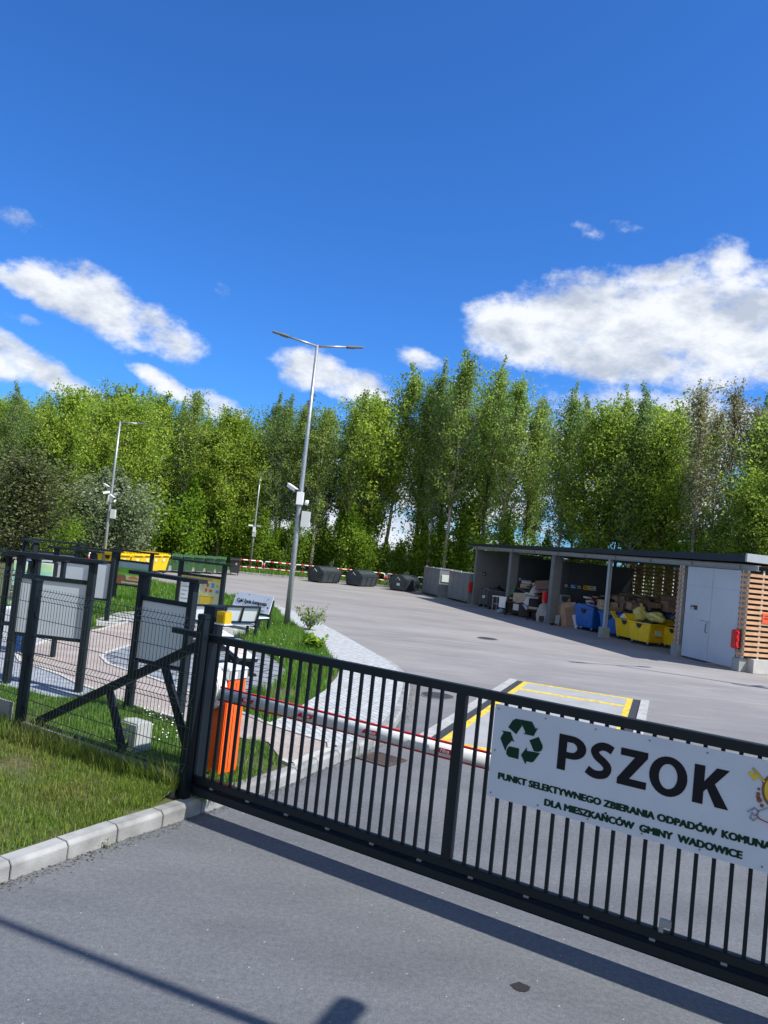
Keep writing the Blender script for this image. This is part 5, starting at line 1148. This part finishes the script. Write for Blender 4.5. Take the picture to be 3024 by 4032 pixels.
# cardboard
carton('cardboard box on top of the second blue bin', sp(12.1, .8, 1.12), (.38, .35, .36), SA + .3); carton('flat long cardboard box laid across the second blue bin', sp(12.75, .75, 1.1), (1.0, .4, .13), R(20))
carton('cardboard box standing behind the steel column', sp(11.7, 1.9, 1.35), (.5, .4, .32), R(10)); carton('open cardboard box at the right of the heap by the slats', sp(13.75, 3.1, 1.25), (.85, .5, .48), R(15), opened=True)
carton('dark box beside the blue bin in the third bay', sp(11.5, 1.9, .9), (.7, .6, .3), SA - .1, CARD2); carton('small printed box between the blue bins', sp(12.3, 1.3, 1.1), (.35, .3, .32), SA + .5)
for k in range(14):
    x, y, z = r2.uniform(9.9, 12.8), r2.uniform(2.6, 3.7), 1.50 + .035 * k
    slab('flattened_cardboard', 'flattened cardboard sheet in the layered stack at the back of the fourth bay', 'cardboard', sp(x, y, z - .2), (r2.uniform(1.2, 2.2), r2.uniform(.8, 1.4), .03), (r2.uniform(-.1, .1), r2.uniform(-.1, .1), SA + r2.uniform(-.3, .3)), CARD2 if k % 2 else CARD, 'flattened cardboard stacked at the back of the fourth bay')
t = thing('cardboard_stack', 'dark bulk of pressed cardboard under the layered stack', 'cardboard', sp(11.3, 3.25), SA); MB().box(-1.8, 1.8, -.8, .8, 0, 1.35).build('bale', CARD2, t, .03); MB().box(-1.82, 1.82, -.82, -.8, .5, .54).build('strap', BLACK, t)
for k in range(16):
    x, y = r2.uniform(10.9, 13.6), r2.uniform(1.3, 2.4); z = r2.uniform(1.05, 1.45)
    if k % 3 == 0: blob('rubbish_bag', ('blue', 'white', 'navy', 'black', 'clear grey', 'light blue')[k // 3] + ' bag squeezed into the rubbish above the blue bins', 'bag', sp(x, y, z - .1), (.26, .22, .14), (BBAG, WBAG, NBAG, KBAG, mat('grey_bag'.replace('grey','clear'), (.3, .33, .36), .3), LBAG)[k // 3], 20 + k, knot=False)
    else: carton('small crushed carton in the jumble above the blue bins', sp(x, y, z), (r2.uniform(.3, .55), r2.uniform(.2, .4), r2.uniform(.15, .35)), r2.uniform(-.6, .8), CARD if k % 2 else CARD2, tilt=r2.uniform(-.3, .3), group='crushed cartons above the blue bins')
# books and papers on the first blue bin
for k in range(9):
    slab('book', ('dark', 'red', 'white', 'brown')[k % 4] + ' book in the pile on the first blue bin', 'book', sp(10.7 + .1 * (k % 5) + r2.uniform(0, .3), .9 + r2.uniform(-.2, .3), 1.2 + .045 * k), (.32, .24, .05), (r2.uniform(-.2, .2), r2.uniform(-.2, .2), SA + r2.uniform(-.6, .6)), (DKG, BRD, WPAN, CARD)[k % 4], 'books piled on the first blue bin')
slab('paper_sheet', 'torn white paper lying over the rim of the first blue bin', 'paper', sp(11.7, .6, 1.18), (.6, .3, .02), (.1, .15, R(20)), WPAN); slab('file_box', 'dark striped file box on the heap behind the first blue bin', 'box', sp(10.7, 1.6, 1.3), (.5, .3, .3), (0, 0, R(10)), NAVY)
slab('wooden_board', 'long pale plank across the pile behind the first blue bin', 'plank', sp(11.4, 1.6, 1.6), (.9, .1, .04), (0, .03, R(5)), LTW)
# ================================================================== TREES
def leafmat(name, c, c2, tr=.55, iv=.4, ov=.12):
    m = mat(name, c, .55, .1, .35, col2=c2, island=iv, trans=tr, objvar=ov, spec=.3); return m
LM = {'poplar': leafmat('poplar_leaf', (0.32, 0.44, 0.10), (0.25, 0.37, 0.075)),
      'maple': leafmat('maple_leaf', (0.33, 0.45, 0.06), (0.25, 0.38, 0.045)),
      'birch': leafmat('birch_leaf', (0.26, 0.38, 0.11), (0.20, 0.31, 0.08)),
      'aspen': leafmat('aspen_leaf', (0.34, 0.33, 0.17), (0.25, 0.26, 0.12)),
      'beech': leafmat('beech_leaf', (0.25, 0.40, 0.035), (0.16, 0.29, 0.025), .55),
      'blossom': leafmat('blossom_leaf', (0.27, 0.33, 0.19), (0.17, 0.24, 0.11), .35, .35),
      'olive': leafmat('olive_leaf', (0.15, 0.19, 0.06), (0.11, 0.14, 0.045), .35),
      'willow': leafmat('willow_leaf', (0.12, 0.20, 0.02), (0.08, 0.15, 0.02))}
BARKP = mat('pale_bark', (0.42, 0.39, 0.32), .9, .3, 9, col2=(.13, .12, .10)); BARKD = mat('dark_bark', (0.11, 0.095, 0.075), .9, .25, 9); BARKB = mat('birch_bark', (0.55, 0.52, 0.46), .85, .3, 5, col2=(.12, .11, .10))
def make_tree(name, kind, H, seed, bark, r0=.14, crown0=.35, wid=2.2, nl=34, leaf=.14, per=26, up=.9, taper=1.0, lean=.03, ball=False, label='', stems=1, tight=.42, droop=0):
    R_ = random.Random(seed); g_ = np.random.default_rng(seed)
    t = thing(name, label, 'tree')
    tb = MB(); pts_all = []
    for st in range(stems):
        lx, ly = R_.uniform(-lean, lean) * H, R_.uniform(-lean, lean) * H
        ox, oy = (R_.uniform(-.5, .5), R_.uniform(-.5, .5)) if stems > 1 else (0, 0)
        sp_ = [Vector((ox + lx * (k / 10) ** 1.3 + R_.uniform(-.06, .06) * (k > 0), oy + ly * (k / 10) ** 1.3 + R_.uniform(-.06, .06) * (k > 0), H * k / 10 * (.97 if stems > 1 else 1))) for k in range(11)]
        tb.tube(sp_, [r0 * (1 - .93 * (k / 10) ** .85) + .012 for k in range(11)], 7)
        for i in range(nl // stems):
            f = crown0 + (0.97 - crown0) * ((i + R_.random()) / (nl // stems)); f = min(f, .98)
            k = f * 10; k0 = int(min(k, 9)); base = sp_[k0].lerp(sp_[k0 + 1], k - k0)
            u = (f - crown0) / (1 - crown0)
            prof = (math.sin(math.pi * (u * .80 + .18)) ** .8) if ball else (.35 + .85 * math.sin(math.pi * min(1, u * .85 + .08))) * (1 - u ** 3 * .6)
            L_ = wid * prof * R_.uniform(.45, 1.35) * taper
            a = R_.uniform(0, 2 * math.pi); el_ = up * R_.uniform(.6, 1.2) + u * .25
            d = Vector((math.cos(a) * math.cos(el_), math.sin(a) * math.cos(el_), math.sin(el_)))
            p1 = base + d * L_ * .5 + Vector((0, 0, -.04 * L_)); p2 = base + d * L_ + Vector((0, 0, L_ * (.12 - droop)))
            rr = r0 * (1 - f) * .45 + .018
            tb.tube([base, p1, p2], [rr, rr * .6, rr * .2], 4, False)
            nt = max(3, int(4 + L_ * 2.2))
            for j in range(nt):
                v = .25 + .75 * (j + R_.random()) / nt
                q = (base.lerp(p1, v * 2) if v < .5 else p1.lerp(p2, v * 2 - 1))
                off = Vector((R_.gauss(0, .28), R_.gauss(0, .28), R_.gauss(.1, .28))) * (.5 + .28 * L_)
                e = q + off
                if R_.random() < .35: tb.tube([q, e], [.012, .006], 3, False)
                pts_all.append((e.x, e.y, e.z, tight * (.7 + .3 * L_ / max(wid, .1))))
        top = sp_[-1]; pts_all += [(top.x, top.y, top.z - .3 * k, .22) for k in range(4)]
        for k in range(9):     # whippy leading shoots that break the outline
            a = R_.uniform(0, 6.28); b0 = sp_[7].lerp(sp_[10], R_.random()); e = b0 + Vector((math.cos(a) * wid * .3 * R_.random(), math.sin(a) * wid * .3 * R_.random(), R_.uniform(.7, 1.9)))
            tb.tube([b0, e], [.02, .006], 3, False)
            for j in range(5): w_ = b0.lerp(e, .35 + .16 * j); pts_all.append((w_.x, w_.y, w_.z, .13))
    tb.build('trunk', bark, t, 0, True)
    C = np.array(pts_all); n = len(C) * per
    idx = np.repeat(np.arange(len(C)), per)
    P = C[idx, :3] + g_.normal(0, 1, (n, 3)) * C[idx, 3:4] * [.75, .75, .9]
    P = P[P[:, 2] > .15]; n = len(P)
    nr = g_.normal(0, 1, (n, 3)); nr[:, 2] += .35; nr /= np.linalg.norm(nr, axis=1)[:, None]
    a = g_.normal(0, 1, (n, 3)); a -= (a * nr).sum(1)[:, None] * nr; a /= np.linalg.norm(a, axis=1)[:, None]; b = np.cross(nr, a)
    s = leaf * g_.uniform(.55, 1.25, (n, 1))
    V = np.stack([P - a * s * .6, P + b * s * .38 + nr * s * .1, P + a * s * .6, P - b * s * .38 + nr * s * .06], 1).reshape(-1, 3)
    me = bpy.data.meshes.new('crown'); me.vertices.add(len(V)); me.vertices.foreach_set('co', V.reshape(-1).astype(np.float32))
    me.loops.add(4 * n); me.loops.foreach_set('vertex_index', np.arange(4 * n, dtype=np.int32))
    me.polygons.add(n); me.polygons.foreach_set('loop_start', (np.arange(n) * 4).astype(np.int32)); me.update(calc_edges=True)
    me.materials.append(LM[kind]); o = bpy.data.objects.new('crown', me); COL.objects.link(o); o.parent = t
    return t
PROTO = {}
def P_(key, **k): PROTO.setdefault(key, []).append(make_tree(**k))
P_('poplar', name='poplar_tree', kind='poplar', H=16, seed=1, bark=BARKP, r0=.19, crown0=.26, wid=2.8, nl=72, per=18, up=1.0, tight=.27, leaf=.155)
P_('poplar', name='poplar_tree', kind='poplar', H=15, seed=2, bark=BARKP, r0=.15, crown0=.36, wid=2.5, nl=66, per=18, up=1.05, tight=.27, leaf=.155, lean=.05)
P_('poplar', name='poplar_tree', kind='poplar', H=17, seed=3, bark=BARKD, r0=.17, crown0=.32, wid=2.9, nl=72, per=18, tight=.27, leaf=.155, up=1.0, lean=.04)
P_('maple', name='broadleaf_tree', kind='maple', H=13, seed=4, bark=BARKD, r0=.17, crown0=.22, wid=3.4, nl=80, per=28, up=.75, leaf=.165, tight=.33)
P_('maple', name='broadleaf_tree', kind='maple', H=12, seed=5, bark=BARKD, r0=.16, crown0=.18, wid=3.3, nl=80, per=28, up=.8, leaf=.165, tight=.33)
P_('birch', name='birch_tree', kind='birch', H=15, seed=6, bark=BARKB, r0=.13, crown0=.30, wid=2.5, nl=64, per=28, up=.8, leaf=.135, droop=.3, tight=.32)
P_('aspen', name='aspen_tree', kind='aspen', H=15, seed=7, bark=BARKP, r0=.12, crown0=.35, wid=2.2, nl=46, per=12, up=1.15, leaf=.14, tight=.3)
P_('beech', name='young_beech', kind='beech', H=5.5, seed=8, bark=BARKD, r0=.06, crown0=.06, wid=2.1, nl=34, per=24, up=.35, leaf=.17, tight=.38)
P_('beech', name='young_beech', kind='beech', H=4.0, seed=9, bark=BARKD, r0=.05, crown0=.05, wid=1.9, nl=28, per=24, up=.4, leaf=.17, tight=.38)
P_('blossom', name='blossom_tree', kind='blossom', H=4.6, seed=10, bark=BARKD, r0=.09, crown0=.04, wid=2.5, nl=80, per=34, up=.5, leaf=.15, ball=True, stems=3, tight=.36)
P_('olive', name='bare_bush', kind='olive', H=5.2, seed=11, bark=mat('olive_bark', (.07, .065, .05), .9), r0=.08, crown0=.05, wid=2.7, nl=120, per=12, up=.85, leaf=.11, ball=True, stems=5, tight=.5)
used = set()
CNT = {}
GRP = {'poplar': 'poplars in the tree belt', 'maple': 'broadleaf trees in the tree belt', 'birch': 'birches in the tree belt', 'aspen': 'pale aspens in the tree belt', 'beech': 'young beeches under the tree belt'}
DSC = {'poplar': 'slender poplar', 'maple': 'yellow green broadleaf tree', 'birch': 'drooping birch', 'aspen': 'sparse silvery aspen', 'beech': 'low bright young beech'}
def plant(kind, x, y, h=None, lab=None, z=0.05, grp=True):
    pr = PROTO[kind][rnd.randrange(len(PROTO[kind]))] if len(PROTO[kind]) > 1 else PROTO[kind][0]
    px = x / y
    if lab is None:
        where = ('at the far left' if px < -.38 else 'behind the wheeled bins' if px < -.2 else 'behind the railing' if px < -.085 else 'behind the skips' if px < .03 else 'behind the cabinets and shed end' if px < .14 else 'behind the middle of the shed roof' if px < .3 else 'behind the right end of the shed')
        depth = 'front' if CNT.get('front') else 'rear'
        lab = '%s in the %s tree row %s' % (DSC[kind], depth, where)
    H0 = max(v.z for v in (Vector(b) for b in pr.children[0].bound_box)) if not pr.get('h0') else pr['h0']
    pr['h0'] = H0
    s = (h / H0) if h else 1.0
    if pr.name not in used: o = pr; used.add(pr.name); o['label'] = lab
    else: o = copy_tree(pr); o['label'] = lab
    w = s * rnd.uniform(.92, 1.12) if h else 1
    o.location = (x, y, z); o.rotation_euler = (0, 0, rnd.uniform(0, 6.28)); o.scale = (w, w, s)
    if grp: o['group'] = GRP[kind]
    return o
bpy.context.view_layer.update()
# skyline of the belt: photograph x -> tree top y, distance
SK = [(-200, 1500), (0, 1470), (120, 1520), (330, 1450), (560, 1500), (760, 1540), (930, 1610), (1050, 1530), (1150, 1540), (1300, 1560), (1420, 1420), (1560, 1440), (1700, 1440), (1830, 1385), (1960, 1420), (2080, 1500), (2180, 1520), (2300, 1490), (2400, 1550), (2480, 1495), (2600, 1530), (2700, 1500), (2850, 1495), (2960, 1560), (3050, 1500), (3300, 1500)]
def sky_y(px):
    for (a, ya), (b, yb) in zip(SK, SK[1:]):
        if a <= px <= b: return ya + (yb - ya) * (px - a) / (b - a)
    return 1500
def top_h(x, y, px):     # height that reaches the skyline
    e = pdir(px, sky_y(px))[1]; return CAM_H + math.tan(e) * math.hypot(x, y)
def place(kind, px, Y, f=1.0, lab=None):
    a = pdir(px, 2150)[0]; x = Y * math.tan(a); h = top_h(x, Y, px) * f
    # the photograph leans: the crown stands over a base further left in the frame
    return plant(kind, x, Y, h, lab)
def dist(px):
    return 47 + (px / 900) * 11 if px < 900 else 58 if px < 1750 else 58 - (px - 1750) / 1270 * 18
seq = []
CNT['front'] = True
tr = random.Random(21)
px = -160
kinds_l = ['maple', 'maple', 'birch', 'maple', 'poplar', 'maple', 'maple']
kinds_m = ['poplar', 'poplar', 'birch', 'poplar', 'poplar', 'poplar', 'maple']
k = 0
while px < 3250:
    kd = kinds_l[k % 7] if px < 1100 else kinds_m[k % 7] if px < 2000 else ['poplar', 'maple', 'maple', 'poplar', 'birch', 'maple'][k % 6]
    if 2640 < px < 2960: kd = 'aspen'
    f = tr.uniform(.92, 1.06) if kd != 'maple' else tr.uniform(.86, 1.02)
    place(kd, px + tr.uniform(-25, 25), dist(px) + tr.uniform(-1.5, 2), f)
    px += tr.uniform(58, 95) if px < 1150 else tr.uniform(68, 104) if px < 1700 else tr.uniform(84, 128); k += 1
CNT['front'] = False
px = -200; k = 0
while px < 3300:
    kd = ['poplar', 'maple', 'poplar', 'birch'][k % 4] if px < 2640 or px > 2980 else 'aspen'
    place(kd, px + tr.uniform(-40, 40), dist(px) + tr.uniform(4, 9), tr.uniform(.86, 1.0))
    px += tr.uniform(95, 150) if px < 1150 else tr.uniform(100, 150) if px < 1700 else tr.uniform(120, 180); k += 1
# landmarks that stand out against the sky
place('birch', 1050, 62, 1.0, 'pointed light green birch left of the tall street lamp top'); place('birch', 1165, 62, 1.0, 'pointed light green birch just left of the tall lamp pole')
place('birch', 2480, 47, 1.0, 'narrow birch rising over the middle of the shed roof'); place('birch', 2995, 44, 1.0, 'dark drooping birch crown at the right edge')
# low growth under the belt
CNT['front'] = True
px = -150; k = 0
while px < 3200:
    Y = dist(px) - 1.0 + tr.uniform(0, 3); a = pdir(px, 2150)[0]
    hh = tr.uniform(3.5, 7) if px < 900 else tr.uniform(3.0, 6.5)
    if px > 2500: hh = tr.uniform(4.5, 7.5)
    plant('beech', Y * math.tan(a), Y, hh); px += tr.uniform(38, 62) if px < 900 else tr.uniform(45, 85) if px < 1800 or px > 2500 else tr.uniform(110, 180); k += 1
CNT['front'] = False
px = -150
while px < 3200:
    Y = dist(px) + tr.uniform(5, 10); a = pdir(px, 2150)[0]
    plant('beech', Y * math.tan(a), Y, tr.uniform(2.8, 5.6)); px += tr.uniform(70, 120) if px < 1800 or px > 2500 else tr.uniform(90, 150)
# big bright beeches at the right edge
for q_, Yq, hq in ((2960, 37, 8.6), (3080, 35, 9.0), (2840, 41, 6.5)):
    a = pdir(q_, 2150)[0]; plant('maple', Yq * math.tan(a), Yq, hq, 'bright leafy tree %s over the slatted end of the shed' % ('nearest' if q_ == 3080 else 'leaning' if q_ == 2960 else 'small'))
# blossom and bare bush at the left
a = pdir(430, 2100)[0]; o = plant('blossom', 46 * math.tan(a), 46, 5.9, 'rounded grey green tree with white blossom behind the left street lamp', grp=False); o.scale = (1.15, 1.15, o.scale.z)
a = pdir(60, 2100)[0]; o = plant('olive', 38 * math.tan(a), 38, 6.3, 'wide dull olive bush with bare twigs at the left edge', grp=False); o.scale = (1.35, 1.35, o.scale.z)
a = pdir(230, 2100)[0]; plant('beech', 42 * math.tan(a), 42, 3.6, 'yellow green bush between the bare bush and the blossom tree')
for kk_ in PROTO:
    for pr in PROTO[kk_]:
        if pr.name not in used:
            a = 0; plant(kk_, 26, 60, 12)
# small bush beside the tall lamp and dock leaves
def small_plant(label, c, n, h, r, leaf, seed):
    R_ = random.Random(seed); t = thing('leafy_shrub', label, 'shrub', c); st = MB(); lf = MB()
    for i in range(n):
        a = R_.uniform(0, 6.28); e = Vector((math.cos(a) * r * R_.uniform(.3, 1), math.sin(a) * r * R_.uniform(.3, 1), h * R_.uniform(.5, 1))); st.tube([(0, 0, 0), (e.x * .4, e.y * .4, e.z * .55), tuple(e)], [.008, .006, .003], 4, False)
        for j in range(14):
            v = R_.uniform(.3, 1); p = Vector((e.x * v, e.y * v, e.z * v)) + Vector((R_.gauss(0, .05), R_.gauss(0, .05), R_.gauss(0, .04))); d = Vector((R_.gauss(0, 1), R_.gauss(0, 1), R_.gauss(.2, .7))).normalized(); s_ = d.cross(Vector((0, 0, 1))).normalized() if abs(d.z) < .95 else Vector((1, 0, 0)); l_ = leaf * R_.uniform(.6, 1.2)
            lf.add([p, p + d * l_ * .5 + s_ * l_ * .3, p + d * l_, p + d * l_ * .5 - s_ * l_ * .3], [(0, 1, 2, 3)])
    st.build('stems', BARKD, t); lf.build('leaves', LM['beech'], t); return t
small_plant('small leafy shrub growing at the foot of the tall street lamp', (-1.8, 22.3, ZG), 34, .8, .6, .10, 3)
c = at(1240, 2560, ZG); small_plant('broad-leaved dock plant at the edge of the curved footway', tuple(c), 16, .3, .4, .2, 5)
c = at(520, 2950, ZG); small_plant('young sapling in the grass before the fence', (c.x - .1, c.y - .25, .25), 4, .4, .08, .06, 8)
c = at(410, 3340); small_plant('tiny weed in the kerb joint', tuple(c), 3, .04, .03, .02, 9)
